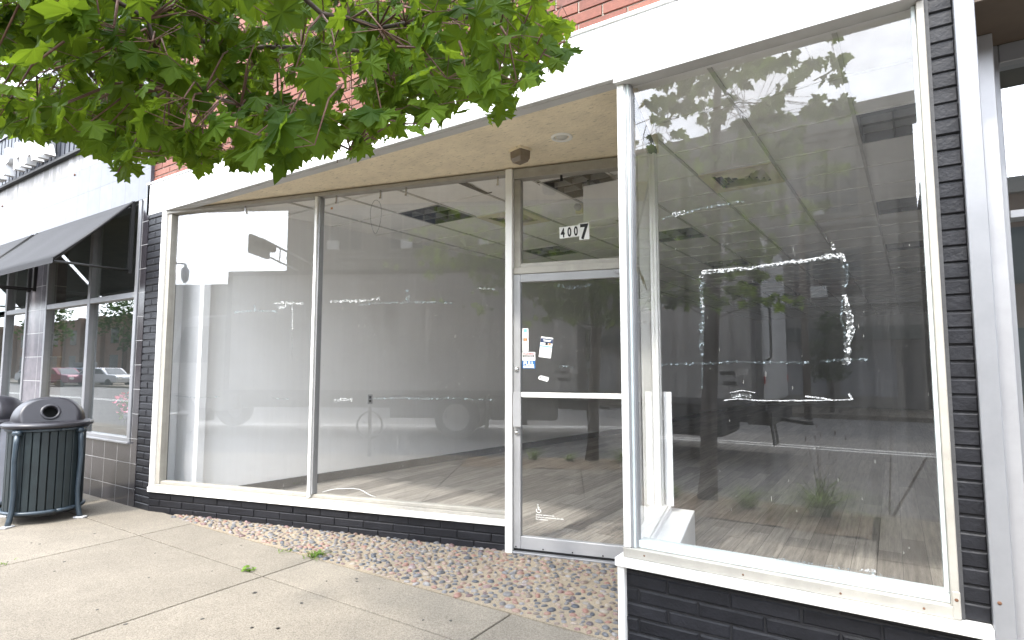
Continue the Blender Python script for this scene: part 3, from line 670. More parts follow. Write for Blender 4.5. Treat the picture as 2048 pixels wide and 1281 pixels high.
for z in (0.50,): pc.new().lathe([(0, 0.002), (0.005, 0.0015), (0.0065, 0)], 10, T0(0.162, -0.0102, z) @ RX(PI / 2))
pc.put('screw', M['rust'], w2)

# ---- tape residue and flecks on the glass (in window-plane coordinates)
def onplane(x, y, T, v):
    Ti = T.inverted(); o = Ti @ CAM; d = (Ti.to_3x3() @ ray(x, y)); t = (v - o.y) / d.y; return o + d * t
def strip(mb_, pts, wd, T, v, mi=0, n=14, rag=0.5):
    """ragged band along photograph-measured points on the pane"""
    mb = mb_.new(); q = [onplane(a, b, T, v) for a, b in pts]; vs = []; 
    dense = []
    for i in range(len(q) - 1):
        k = max(2, int((q[i + 1] - q[i]).length / 0.012))
        dense += [q[i].lerp(q[i + 1], j / k) for j in range(k)]
    dense.append(q[-1])
    for i, c in enumerate(dense):
        d = dense[min(i + 1, len(dense) - 1)] - dense[max(i - 1, 0)]; nrm = Vector((-d.z, 0, d.x)).normalized()
        a = wd * (1 + rag * random.uniform(-1, 1)); b = wd * (1 + rag * random.uniform(-1, 1))
        vs += [tuple(c + nrm * a), tuple(c - nrm * b)]
    mb.add(vs, [(2 * i, 2 * i + 1, 2 * i + 3, 2 * i + 2) for i in range(len(dense) - 1)], T, mi)
I4 = Matrix.Identity(4)
mb = Pieces(); v = 0.046
strip(mb, [(1402, 556), (1404, 546), (1450, 541), (1500, 537), (1560, 527), (1620, 521), (1668, 514), (1686, 518)], 0.0075, I4, v, 0)
strip(mb, [(1640, 517), (1665, 509), (1684, 512), (1688, 524)], 0.009, I4, v, 0)
strip(mb, [(1405, 542), (1480, 536), (1500, 540), (1520, 532), (1560, 526), (1600, 523), (1640, 515)], 0.0022, I4, v - .001, 2, rag=.9)
strip(mb, [(1690, 528), (1694, 560), (1689, 575)], 0.010, I4, v, 1)
strip(mb, [(1690, 590), (1695, 622), (1702, 650), (1700, 672), (1696, 690), (1692, 730)], 0.012, I4, v, 0)
strip(mb, [(1684, 600), (1682, 640), (1689, 660), (1690, 700)], 0.004, I4, v, 1)
strip(mb, [(1404, 560), (1402, 590), (1406, 630), (1403, 670), (1403, 715)], 0.009, I4, v, 1)
strip(mb, [(1403, 590), (1408, 625)], 0.006, I4, v, 0)
strip(mb, [(1405, 725), (1404, 778)], 0.0035, I4, v, 1)
strip(mb, [(1448, 801), (1480, 798), (1510, 801), (1560, 802), (1640, 801), (1700, 800)], 0.0022, I4, v, 2, rag=.6)
strip(mb, [(1462, 794), (1484, 790), (1502, 793)], 0.006, I4, v, 0)
strip(mb, [(1460, 786), (1485, 781), (1510, 786)], 0.002, I4, v, 2)
strip(mb, [(1610, 793), (1640, 796), (1662, 800)], 0.003, I4, v, 2)
strip(mb, [(1698, 786), (1704, 800)], 0.006, I4, v, 0)
strip(mb, [(1322, 730), (1342, 727), (1380, 729), (1420, 727), (1470, 724), (1560, 726), (1620, 725)], 0.005, I4, v, 1, rag=.8)
strip(mb, [(1640, 722), (1690, 720), (1735, 719)], 0.004, I4, v, 1, rag=.8)
strip(mb, [(1345, 431), (1370, 425)], 0.010, I4, v, 0)
strip(mb, [(1325, 440), (1345, 431), (1400, 418), (1440, 410), (1490, 402)], 0.005, I4, v, 1)
strip(mb, [(1436, 402), (1436, 414)], 0.003, I4, v, 1)
strip(mb, [(1722, 1140), (1752, 1143)], 0.005, I4, v, 0); strip(mb, [(1726, 1149), (1756, 1152)], 0.003, I4, v, 0)
strip(mb, [(1540, 1115), (1600, 1124), (1680, 1136), (1720, 1142), (1800, 1156)], 0.003, I4, v, 1, rag=.9)
strip(mb, [(1664, 489), (1668, 500)], 0.006, I4, v, 0)
mb.put('tape_residue', [M['residue'], M['residue_thin'], M['residue_line']], w2)
mb = Pieces(); v = 0.046
strip(mb, [(548, 607), (575, 606), (608, 608)], 0.010, TS, v, 0); strip(mb, [(555, 617), (572, 612)], 0.012, TS, v, 0)
strip(mb, [(468, 625), (510, 622), (555, 624)], 0.009, TS, v, 1); strip(mb, [(508, 610), (511, 621)], 0.014, TS, v, 1)
strip(mb, [(584, 610), (585, 660)], 0.005, TS, v, 0); strip(mb, [(584, 660), (584, 720)], 0.004, TS, v, 1)
strip(mb, [(660, 604), (690, 602), (712, 603), (760, 598)], 0.010, TS, v, 0)
strip(mb, [(718, 612), (740, 607), (795, 606)], 0.008, TS, v, 1); strip(mb, [(815, 580), (816, 604)], 0.018, TS, v, 1)
strip(mb, [(800, 606), (850, 605), (906, 606)], 0.009, TS, v, 1)
strip(mb, [(955, 577), (990, 579)], 0.007, TS, v, 0)
strip(mb, [(668, 803), (685, 799), (705, 801)], 0.010, TS, v, 0); strip(mb, [(740, 798), (800, 797), (850, 798), (900, 797), (985, 800)], 0.006, TS, v, 1, rag=.8)
strip(mb, [(350, 792), (400, 796), (440, 794)], 0.005, TS, v, 1); strip(mb, [(545, 797), (580, 798)], 0.005, TS, v, 1)
mb.put('tape_residue', [M['residue'], M['residue_thin'], M['residue_line']], win)
mb = Pieces(); v = 0.022
strip(mb, [(1118, 733), (1146, 735)], 0.009, TS, v, 1); strip(mb, [(1115, 571), (1150, 576), (1185, 570)], 0.012, TS, v, 1)
mb.put('tape_residue', [M['residue'], M['residue_thin']], dr)
def flecks(T, v, u0, u1, z0, z1, n, seed, parent, bias=1.0):
    r = random.Random(seed); mb = MB()
    for i in range(n):
        u = r.uniform(u0, u1); z = z0 + (z1 - z0) * r.random() ** bias; h = r.choice([.002, .003, .004, .006, .012, .022]) * r.uniform(.6, 1.2); wd = r.uniform(.0004, .0009) * (1.4 if h < .01 else .9)
        mb.quad((u - wd, v, z), (u + wd, v, z), (u + wd * .6, v, z + h), (u - wd * .6, v, z + h), T)
    o = P(mb, 'dried_flecks', M['fleck'], parent); o['kind'] = 'stuff'
flecks(TS, 0.0465, 0.7, 3.6, 0.3, 2.0, 420, 1, win, 1.1)
flecks(TS, 0.0215, 3.77, 4.58, 0.15, 1.6, 70, 2, dr)
flecks(I4, 0.0465, -1.0, 0.12, 0.6, 2.0, 90, 3, w2)

# ---- interior shell
GA = math.radians(-1.4)                                         # ceiling grid is turned slightly from the street line
TG = T0(-4.59, 1.81, 3.1) @ RZ(GA)
CELL = 0.635
P(MB().prism([(-6.6, 0.10), tuple(S(0, .12, 0)[:2]), tuple(S(4.7, .12, 0)[:2]), (-1.36, 1.2), (-1.16, 0.17), (0.26, 0.17), (3.0, 20), (-6.6, 20)], -0.03, 0.012), 'shop_floor', M['floor_in'])
HOLES = {(0, 0), (3, 0), (7, 0), (7, 4), (7, 8), (7, 12), (3, 4), (0, 4), (3, 8), (3, 12), (3, 16), (3, 20), (0, 8), (1, 1), (5, 1), (2, -1)}
mb = MB().box(-6.7, 3.0, 0.31, 1.25, 3.112, 3.14).box(-1.42, 0.4, 0.05, 0.31, 3.112, 3.14)
for i in range(-4, 13):
    for j in range(-1, 29):
        if (i, j) not in HOLES: mb.box(i * CELL + .001, (i + 1) * CELL - .001, j * CELL + .001, (j + 1) * CELL - .001, .006, .02, TG)
P(mb, 'shop_ceiling', M['tile_in'])
wl = [(-5.925, 0.44), (-4.72, 8.5), (-4.2, 20)]
mb = MB()
for (a, b), (c, d) in zip(wl, wl[1:]): mb.quad((a, b, 0), (c, d, 0), (c, d, 3.12), (a, b, 3.12))
mb.box(-6.25, -5.93, 0.405, 0.43, 0.0, 3.12).box(-6.26, -6.24, 0.10, 0.40, 0.0, 3.12).box(-6.2, -5.80, 0.335, 0.404, 0.0, 3.10)
mb.quad((-6.7, 20, 0), (3.0, 20, 0), (3.0, 20, 3.12), (-6.7, 20, 3.12)); mb.quad((0.28, 0.16, 0), (3.0, 20, 0), (3.0, 20, 3.12), (0.28, 0.16, 3.12))
P(mb, 'shop_wall', M['wall_in'])
mb = MB()
for (a, b), (c, d) in zip(wl, wl[1:]): mb.prism([(a, b), (a + .012, b), (c + .012, d), (c, d)], 0.012, 0.115)
P(mb, 'baseboard', M['baseboard'])
mb = MB()
for i in range(-4, 13): mb.box(i * CELL - .012, i * CELL + .012, (.14 if i > 4 else .34) - 1.81 + i * CELL * .0245, 18.0, -0.004, 0.008, TG, 0)
for j in range(-1, 28): mb.box(-3.0, 7.5, j * CELL - .009, j * CELL + .009, -0.003, 0.007, TG, 1)
P(mb, 'ceiling_grid', [M['tbar'], M['tbar_w']])
P(MB().prism([(-1.17, 0.075), (-0.963, 0.075), (-1.185, 1.297), (-1.39, 1.297)], 0.012, 0.385).prism([(-1.165, 0.11), (-1.10, 0.11), (-1.315, 1.2), (-1.385, 1.2)], 0.385, 0.425), 'display_plinth', M['wall_in'], bevel=0.004)
P(MB().prism([(-1.335, 1.15), (-1.285, 1.165), (-1.30, 1.185), (-1.35, 1.17)], 0.425, 1.20), 'plinth_post', M['wall_in'], bevel=0.003)
# building shell above and behind so that the shop is a closed room
P(MB().box(-6.6, 3.2, 0.32, 20.2, 3.2, 7.0).box(-6.64, -6.30, 0.2, 20.2, -0.03, 3.19).box(-6.6, 3.2, 20.02, 20.2, -0.03, 3.19), 'rear_shell', M['mortar'])

# ---- ceiling fittings
def troffer(name='ceiling_light'):
    t = thing(name, None, None)
    a = CELL - .03; mb = MB().box(.015, .03, .015, a + .015, -.004, .10).box(a, a + .015, .015, a + .015, -.004, .10).box(.03, a, .015, .03, -.004, .10).box(.03, a, a, a + .015, -.004, .10).box(.03, a, .03, a, .09, .10)
    mb.build('housing', M['louver'], t)
    mb = MB()
    for k in (1, 2): mb.box(.03 + (a - .03) * k / 3 - .004, .03 + (a - .03) * k / 3 + .004, .03, a, .0, .07)
    for k in (1, 2): mb.box(.03, a, .03 + (a - .03) * k / 3 - .006, .03 + (a - .03) * k / 3 + .006, .001, .05, mi=1)
    mb.build('louver', [M['louver'], M['louver_lip']], t)
    return t
proto = None
spots = [(0, 0, 'ceiling light just inside, first behind the mullion of the slanted window'), (3, 0, 'ceiling light seen through the transom above the door'), (7, 0, 'nearest ceiling light behind the tall corner window, under the tree reflection'),
         (7, 4, 'second ceiling light back in the row behind the corner window'), (7, 8, 'third ceiling light back in the row behind the corner window'), (7, 12, 'fourth ceiling light back in the row behind the corner window'),
         (3, 4, 'ceiling light behind the corner post beside the door'), (0, 4, 'ceiling light low in the transom beside the entrance post'), (3, 8, 'ceiling light just above a corner of the white tape outline'),
         (3, 12, 'far ceiling light inside the top of the tape outline'), (3, 16, 'very far ceiling light, last but one in the dim depth of the shop'), (3, 20, 'farthest ceiling light in the dim depth of the shop'), (0, 8, 'ceiling light deep in the room behind the door glass')]
for k, (i, j, lb) in enumerate(spots):
    o = copy_tree(proto) if proto else troffer()
    proto = proto or o
    o.matrix_world = TG @ T0(i * CELL, j * CELL, 0); tag(o, 'square louvred ' + lb, 'ceiling light', 'louvred ceiling lights in the vacant shop')
def vent():
    t = thing('ceiling_vent', None, None)
    mb = MB(); n = 4
    for k in range(n):
        a = .10 + k * .052; b = CELL - a; zt = -.012 + .0; d = .05
        ring = lambda q, r, z: [(q, q, z), (r, q, z), (r, r, z), (q, r, z)]
        o_, i_ = ring(a, b, .03), ring(a + .036, b - .036, -.012)
        mb.add(o_ + i_, [(0, 1, 5, 4), (1, 2, 6, 5), (2, 3, 7, 6), (3, 0, 4, 7)])
    mb.build('louvre_rings', M['vent'], t)
    MB().box(.01, CELL - .01, .01, CELL - .01, .04, .05).build('duct', M['black'], t)
    mb = MB(); a, b, c, d = .01, .10, CELL - .10, CELL - .01
    mb.box(a, d, a, b, -.012, .0).box(a, d, c, d, -.012, .0).box(a, b, b, c, -.012, 0).box(c, d, b, c, -.012, 0).build('flange', M['vent'], t)
    return t
v1 = vent(); v1.matrix_world = TG @ T0(CELL, CELL, 0); tag(v1, 'yellowed square ceiling vent next to the entrance post, behind the slanted window', 'ceiling vent', 'ceiling vents')
v2 = copy_tree(v1); v2.matrix_world = TG @ T0(5 * CELL, CELL, 0); tag(v2, 'yellowed square ceiling vent behind the corner post of the tall window', 'ceiling vent', 'ceiling vents')
o = MB().box(0, CELL - .02, 0, CELL - .02, 0, .015).build('ceiling_tile', M['tile_in'])
o.matrix_world = TG @ T0(2 * CELL + .02, -CELL + .02, .025) @ RX(math.radians(-2.5)) @ RY(math.radians(3)); tag(o, 'pale ceiling tile lifted out of line behind the slanted window', 'ceiling tile')
# dark strips painting the shade in the gap by the lifted tile
P(MB().box(2 * CELL - .01, 2 * CELL + .05, -CELL, -.0, -.0045, -.004, TG).box(2 * CELL, 3 * CELL, -.035, .0, -.0045, -.004, TG), 'gap_shade', M['rubber'])
t = thing('wall_speaker', 'flat white box hung from the ceiling seen through the transom', 'speaker box', (-2.32, 1.92, 0))
MB().box(0.0, 0.36, 0.0, 0.10, 2.70, 3.04).build('cabinet', M['wall_in'], t, bevel=.008, seg=2); MB().box(0.03, 0.05, 0.03, 0.05, 3.04, 3.1).build('bracket', M['steel'], t); MB().box(0.3, 0.32, 0.03, 0.05, 3.04, 3.1).build('bracket', M['steel'], t)
t = thing('emergency_light', 'small yellowed emergency lamp beside the white hanging box in the transom', 'emergency light', (-2.44, 2.0, 2.82))
MB().box(0, .07, 0, .05, 0, .09).build('lamp_base', M['vent'], t, bevel=.004); MB().lathe([(0, -.05), (.03, -.04), (.036, -.01), (.02, 0)], 16, T0(.035, 0, .05) @ RX(-PI / 2)).build('lamp_head', M['lens'], t)
t = thing('wall_light', 'small white box light on the inner side wall near the bright column', 'wall light', (-5.87, 0.44, 2.33)); MB().box(0, .06, 0, .11, 0, .14).build('housing', M['white'], t, bevel=.006)
t = thing('wall_outlet', 'small wall outlet on the inner side wall above the baseboard', 'outlet', (-5.634, 2.40, 0.90))
MB().box(0, .006, 0, .075, 0, .12, RZ(-0.125)).build('cover_plate', M['grey_metal'], t); MB().box(.006, .008, .02, .055, .02, .055, RZ(-.125)).box(.006, .008, .02, .055, .065, .1, RZ(-.125)).build('socket', M['black'], t)
cb = [S(1.92 + k * 0.045, 0.09 + 0.02 * math.sin(k), 0.295 + 0.05 * math.sin(k * PI / 12)) for k in range(13)]
tag(MB().tube(cb, .003, 5).build('cable', M['cable']), 'thin white cable curling on the inner sill of the slanted window', 'cable')

# ---- soffit lamps
t = thing('downlight', 'round white recessed light in the tan soffit above the door', 'downlight', (-1.81, 0.57, 2.932), 0)
MB().lathe([(.045, .01), (.05, -.004), (.062, -.012), (.072, -.008), (.075, 0)], 28).build('trim_ring', M['white'], t); MB().lathe([(0, -.016), (.03, -.012), (.046, .004)], 24).build('lens', M['lens'], t)
t = thing('soffit_lamp', 'small brown square soffit lamp beside the round downlight', 'soffit lamp', (-2.165, 0.60, 2.932), -.3)
MB().box(-.065, .065, -.055, .055, -.018, 0).build('mounting_plate', M['stucco'], t)
q = [(-.058, -.048), (.058, -.048), (.058, .048), (-.058, .048)]; s_ = .72
mb = MB().add([(x, y, -.018) for x, y in q] + [(x * .97, y * .97, -.07) for x, y in q] + [(x * s_, y * s_, -.10) for x, y in q], [(k, (k + 1) % 4, 4 + (k + 1) % 4, 4 + k) for k in range(4)] + [(4 + k, 4 + (k + 1) % 4, 8 + (k + 1) % 4, 8 + k) for k in range(4)] + [(8, 9, 10, 11)])
mb.build('lens', M['lamp_brown'], t, bevel=.004)

# ---- house number, stickers and lettering on door and transom glass
def sheet(u0, u1, z0, z1, v, rot=0, T=TS):
    return T @ T0((u0 + u1) / 2, v, (z0 + z1) / 2) @ RY(rot)
NUM = [('4', 4.060, 4.098, 2.351, 2.437, 0.03), ('0', 4.099, 4.153, 2.353, 2.441, 0.0), ('0', 4.154, 4.207, 2.357, 2.444, 0.0), ('7', 4.208, 4.287, 2.328, 2.456, 0.0)]
NL = ['white tile with black digit 4, first of the address over the door', 'white tile with black digit 0 right after the 4 over the door', 'white tile with black digit 0 right before the tall 7 over the door', 'larger white tile with bold black digit 7, last of the address over the door']
for (d, u0, u1, z0, z1, _), lb in zip([('4', 4.058, 4.110, 2.350, 2.437, 0), ('0', 4.1105, 4.161, 2.353, 2.440, 0), ('0', 4.1615, 4.210, 2.356, 2.443, 0), ('7', 4.2105, 4.288, 2.328, 2.456, 0)], NL):
    T = sheet(u0, u1, z0, z1, 0.046, -0.02 if d != '7' else -0.03); wd, ht = u1 - u0, z1 - z0
    o = thing('house_number', lb, 'number tile', T.to_translation(), 0, 'address digits over the door'); o.matrix_world = T
    MB().box(-wd / 2, wd / 2, 0, .0015, -ht / 2, ht / 2).build('tile', M['paper'], o)
    mb = MB(); sz = ht * (1.12 if d != '7' else 1.22)
    text_mb(mb, d, sz, T0(0, -0.0006, -sz * .345), bold=sz * .035, sx=0.62 if d != '7' else 0.78, align='CENTER'); mb.build('digit', M['ink'], o)
def sticker(name, lb, cat, u0, u1, z0, z1, v=0.0235, rot=0):
    T = sheet(u0, u1, z0, z1, v, rot); o = thing(name, lb, cat); o.matrix_world = T; return o, u1 - u0, z1 - z0
R_ = lambda mb, a, b, c, d, k=1, mi=0: mb.box(a, b, -.0006 * k, -.0006 * k + .0004, c, d, None, mi)
o, wd, ht = sticker('card_sticker', 'tall narrow white sticker with blue and orange card marks on the door glass', 'sticker', 3.765, 3.814, 1.490, 1.668)
MB().box(-wd / 2, wd / 2, 0, .001, -ht / 2, ht / 2).build('backing', M['paper'], o)
mb = MB(); R_(mb, -.012, .012, .058, .083, 1, 0); R_(mb, -.010, -.004, .028, .034, 1, 4); R_(mb, .0, .008, .027, .033, 1, 2); R_(mb, -.016, .016, -.008, .013, 1, 1); R_(mb, -.010, .010, -.006, .011, 2, 2)
for z in (-.025, -.033, -.062, -.075): R_(mb, -.015, .013, z, z + .003, 1, 3)
mb.build('printing', [M['sky_ink'], M['brown_ink'], M['orange_ink'], M['grey_ink'], M['red_ink']], o)
o, wd, ht = sticker('warning_sticker', 'white sticker headed WARNING in red, above the blue pull sticker on the door', 'sticker', 3.762, 3.868, 1.421, 1.486)
MB().box(-wd / 2, wd / 2, 0, .001, -ht / 2, ht / 2).build('backing', M['paper'], o)
mb = MB(); R_(mb, -.045, .045, -.004, .008, 1, 1); R_(mb, -.045, .045, -.017, -.008, 1, 3)
text_mb(mb, 'WARNING!', .017, T0(0, -.0008, .013), 0, bold=.0008, align='CENTER'); 
for k in range(6): R_(mb, -.035 + k * .012, -.026 + k * .012, .0, .0035, 2, 2)
for k in range(7): R_(mb, -.04 + k * .0115, -.031 + k * .0115, -.0145, -.011, 2, 2)
R_(mb, -.006, .008, -.027, -.022, 1, 3); mb.build('printing', [M['red_ink'], M['ink'], M['paper'], M['grey_ink']], o)
o, wd, ht = sticker('pull_sticker', 'blue sticker reading PULL in white on the door glass', 'sticker', 3.762, 3.868, 1.362, 1.4205)
MB().box(-wd / 2, wd / 2, 0, .001, -ht / 2, ht / 2).build('backing', M['blue_ink'], o)
mb = MB(); text_mb(mb, 'PULL', .040, T0(0, -.0008, -.004), 0, bold=.0013, sx=.95, align='CENTER'); R_(mb, -.042, .042, -.025, -.0085, 1, 0); 
for k in range(3): R_(mb, -.035, .03 - k * .006, -.013 - k * .0048, -.0115 - k * .0048, 2, 1)
mb.build('printing', [M['paper'], M['grey_ink']], o)
o, wd, ht = sticker('flyer', 'tilted white and navy flyer taped to the door glass', 'flyer', 3.905, 4.000, 1.442, 1.598, rot=0.13)
MB().box(-wd / 2, wd / 2, 0, .001, -ht / 2, ht / 2).build('sheet', M['paper'], o)
mb = MB(); R_(mb, -.047, .047, .034, .066, 1, 0); R_(mb, -.047, .047, .012, .034, 1, 1); R_(mb, -.047, .047, .002, .012, 1, 2); R_(mb, -.03, .035, .052, .057, 2, 1); R_(mb, -.025, .03, .044, .048, 2, 1)
R_(mb, -.008, .012, .017, .036, 2, 3); R_(mb, .016, .034, .018, .034, 2, 4); R_(mb, -.020, -.014, .018, .030, 2, 3)
mb.build('printing', [M['navy_ink'], M['paper'], M['sky_ink'], M['ink'], M['orange_ink']], o)
o, wd, ht = sticker('torn_sticker', 'small torn white sticker low on the door glass under the flyer', 'sticker', 3.893, 3.974, 1.268, 1.306, rot=0.24)
MB().prism([(-.040, -.010), (-.034, -.016), (.030, -.018), (.040, -.006), (.038, .016), (-.026, .017), (-.040, .004)], -.0005, .0005, RX(PI / 2)).build('backing', M['paper'], o)
mb = MB(); R_(mb, -.022, .024, -.006, -.003, 2, 0); R_(mb, -.018, .016, .003, .008, 2, 0); R_(mb, -.028, -.021, -.004, .008, 2, 1); mb.build('printing', [M['grey_ink'], M['ink']], o)
# door lettering decal
o = thing('door_decal', 'white wheelchair symbol and small lettering at the bottom of the door glass', 'decal'); o.matrix_world = TS @ T0(3.868, 0.0235, 0.255)
mb = MB(); ring = [(0.022 + .017 * math.cos(a), 0, 0.058 + .017 * math.sin(a)) for a in [math.radians(150 + 12 * k) for k in range(19)]]
mb.tube(ring, .0028, 5).tube([(.018, 0, .088), (.020, 0, .064), (.034, 0, .063), (.043, 0, .045)], .003, 5).tube([(.019, 0, .077), (.032, 0, .076)], .0025, 5).lathe([(0, .006), (.005, .003), (.0055, 0), (0, -.006)], 10, T0(.017, 0, .097)).build('wheelchair_symbol', M['paper'], o)
mb = MB()
for k, s_ in enumerate(['Security camera in use', 'Employees cannot access the safe', 'No solicitation']): text_mb(mb, s_, .0155, T0(0, 0, .022 - k * .0165), 0, bold=.0002)
mb.build('lettering', M['paper'], o)
t = MB().box(0, .022, 0, .002, 0, .018).build('brown_tag', M['orange_ink']); t.matrix_world = TS @ T0(1.962, 0.047, 2.77); tag(t, 'tiny orange tag stuck high on the slanted glass next to the mullion', 'tag')

# ------------------------------------------------------------------ left neighbour
nb = thing('restaurant_building', 'neighbouring storefront with dark granite base, white panel tiles and grey framed windows', 'building', (-12, 0, 0))
NBX0, NBX1 = -24.0, -6.29
mb = MB().box(NBX0, NBX1, 0.0, 0.15, -0.03, 0.60).box(-6.43, NBX1, 0.0, 0.15, 0.60, 3.11)
for k in (-6.30,): pass
P(mb, 'granite_base', M['granite'], nb)
pc = Pieces()
for x0 in (-9.43, -13.0, -16.6): pc.new().box(x0, x0 + .6, 0.0, 0.2, 0.60, 3.11)
pc.put('tile_pier', M['granite_pier'], nb)
P(MB().box(NBX0, NBX1, 0.0, 0.2, 3.11, 3.73), 'panel_band', M['white_tiles'], nb)
P(MB().box(NBX0, NBX1, 0.01, 0.2, 3.731, 3.95), 'grey_band', M['grey_band'], nb)
P(MB().box(NBX0, NBX1 - 1.1, -0.05, 0.2, 3.951, 3.985).box(NBX0, NBX1 - 1.1, -0.02, 0.2, 3.986, 4.005), 'ledge', M['black'], nb)
mb = MB(); x = NBX0
while x < NBX1 - 1.15: mb.box(x, x + .10, 0.02, 0.2, 4.006, 4.75); mb.box(x + .10, x + .14, 0.05, 0.2, 4.006, 4.75); x += .14
P(mb, 'corrugated_band', M['dark_panel'], nb)
P(MB().box(NBX0, NBX1, 0.0, 0.2, 4.751, 5.3).box(NBX1 - 1.1, NBX1, 0.005, 0.2, 3.951, 4.75), 'upper_wall', M['white_tiles'], nb)
pc = Pieces()
for x, z in ((-8.20, 3.70), (-10.7, 3.70)): pc.new().lathe([(0, .012), (.012, .01), (.016, 0)], 10, T0(x, 0, z) @ RX(PI / 2))
pc.put('anchor_bolt', M['rust'], nb)
def nwin(x0, x1, muls, name='shop_window'):
    w_ = thing(name, None, None); w_.parent = nb
    mb = MB().box(x0, x1, -.012, .06, .602, .66).box(x0, x1, -.03, -.012, .602, .622).box(x0, x0 + .05, -.012, .06, .661, 3.10).box(x1 - .06, x1, -.012, .06, .661, 3.10)
    xs = [x0 + .05] + muls + [x1 - .06]
    for m_ in muls: mb.box(m_ - .035, m_ + .035, -.012, .06, .661, 3.10)
    for a, b in zip(xs, xs[1:]):
        a2 = a + (.036 if a in muls else .001); b2 = b - (.036 if b in muls else .001); mb.box(a2, b2, -.010, .06, 2.085, 2.145)
    P(mb, 'frame', M['alu'], w_, bevel=.003)
    for a, b in zip(xs, xs[1:]):
        P(MB().quad((a, .035, .655), (b, .035, .655), (b, .035, 2.10), (a, .035, 2.10)), 'pane', M['glass_clean'], w_)
        P(MB().quad((a, .036, 2.13), (b, .036, 2.13), (b, .036, 3.09), (a, .036, 3.09)), 'pane', M['glass_clean'], w_)
nwin(-8.83, -6.43, [-7.57]); nwin(-12.4, -9.43, [-10.22, -11.2]); nwin(-16.0, -13.0, [-14.5])
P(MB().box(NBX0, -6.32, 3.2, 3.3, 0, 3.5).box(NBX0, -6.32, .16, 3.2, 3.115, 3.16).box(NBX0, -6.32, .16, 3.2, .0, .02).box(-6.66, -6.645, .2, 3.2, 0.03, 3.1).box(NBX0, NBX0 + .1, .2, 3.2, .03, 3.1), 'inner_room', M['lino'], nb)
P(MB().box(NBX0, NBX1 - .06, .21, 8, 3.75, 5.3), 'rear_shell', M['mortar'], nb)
# sign letters
sg = thing('shop_sign', 'raised white letters on the dark band above the awnings', 'sign', (-10.25, -.06, 4.05), 0)
for k, (ch, x) in enumerate([('P', 0.0), ('H', .40), ('A', .82), ('R', 1.22)]):
    mb = MB(); text_mb(mb, ch, .50, T0(x, -.03, .0), 0, bold=.018, extrude=.055, sx=.92); mb.build('letter', M['letter'], sg)
mb = MB(); text_mb(mb, 'L', .50, T0(-.42, -.03, .0), 0, bold=.018, extrude=.055, sx=.92); mb.build('letter', M['letter'], sg)
# awnings
def awning(x0, x1, lb):
    t = thing('awning', lb, 'awning', (x0, 0, 0), 0, 'charcoal awnings on the neighbouring shop'); L_ = x1 - x0
    zt, zb, yf = 3.115, 2.405, -.68; n = 24; vs = []
    for i in range(n + 1):
        for j in range(9):
            a, b = i / n, j / 8; sag = -.012 * math.sin(PI * b) * (1 + .6 * math.sin(a * 6 * PI))
            vs.append((L_ * a, -.01 + (yf + .01) * b, zt + (zb - zt) * b + sag))
    fs = [(i * 9 + j, i * 9 + j + 1, (i + 1) * 9 + j + 1, (i + 1) * 9 + j) for i in range(n) for j in range(8)]
    o = MB().add(vs, fs, None, 0, True).box(0, L_, yf - .004, yf, zb - .05, zb).build('canopy', M['awning'], t)
    so_ = o.modifiers.new('thick', 'SOLIDIFY'); so_.thickness = .004
    mb = MB(); r = .014
    for x in (.015, L_ - .015): mb.tube([(x, -.02, zt - .02), (x, yf + .01, zb - .02)], r, 6).tube([(x, -.02, zb - .03), (x, yf + .01, zb - .03)], r, 6).box(x - .02, x + .02, -.035, -.003, zb - .06, zt - .01)
    mb.tube([(.015, yf + .012, zb - .03), (L_ - .015, yf + .012, zb - .03)], r, 6); mb.build('support_frame', M['black'], t)
awning(-9.22, -6.585, 'charcoal canvas awning over the window next to the vacant shop'); awning(-12.3, -9.37, 'charcoal canvas awning beyond the tiled pier'); 
# things inside the neighbour's window
def blob_leaves(mb, c, r, n, size, seed, flat=1.0, mi=0):
    rr = random.Random(seed)
    for i in range(n):
        d = Vector((rr.gauss(0, 1), rr.gauss(0, 1), rr.gauss(0, 1))).normalized() * rr.random() ** .4
        p = Vector((c[0] + d.x * r[0], c[1] + d.y * r[1], c[2] + d.z * r[2]))
        T = Matrix.Translation(p) @ Euler((rr.uniform(-1, 1) * flat, rr.uniform(-1, 1) * flat, rr.uniform(0, 6.3))).to_matrix().to_4x4() @ Matrix.Scale(size * rr.uniform(.6, 1.3), 4)
        mb.add([(0, -.5, 0), (.35, -.1, .06), (.28, .35, .03), (0, .6, -.05), (-.28, .35, .03), (-.35, -.1, .06)], [(0, 1, 2, 3, 4, 5)], T, mi)
def blades(mb, c, n, h, spread, seed, wd=.006, mi=0, lean=None):
    rr = random.Random(seed)
    for i in range(n):
        a = rr.uniform(0, 2 * PI); l = h * rr.uniform(.6, 1.15); s_ = spread * rr.uniform(.3, 1.1); base = Vector((c[0] + rr.gauss(0, .03), c[1] + rr.gauss(0, .03), c[2])); d = Vector((math.cos(a), math.sin(a), 0)); sd_ = Vector((-d.y, d.x, 0))
        vs = []
        for k in range(7):
            t_ = k / 6; p = base + d * (s_ * t_ ** 1.6) + Vector((0, 0, l * (t_ - .55 * (s_ / max(h, .01)) * t_ ** 2.6))); ww = wd * (1 - t_ ** 1.5) + .0006
            vs += [tuple(p - sd_ * ww), tuple(p + sd_ * ww)]
        mb.add(vs, [(2 * k, 2 * k + 1, 2 * k + 3, 2 * k + 2) for k in range(6)], None, mi)
t = thing('planter', 'planter of pink flowers and trailing grass inside the neighbouring window', 'planter', (-6.98, .42, .02))
MB().lathe([(0, 0), (.17, 0), (.22, .78), (.24, .80), (.24, .84), (.20, .84), (.19, .78), (0, .78)], 20).build('pot', M['dark_panel'], t)
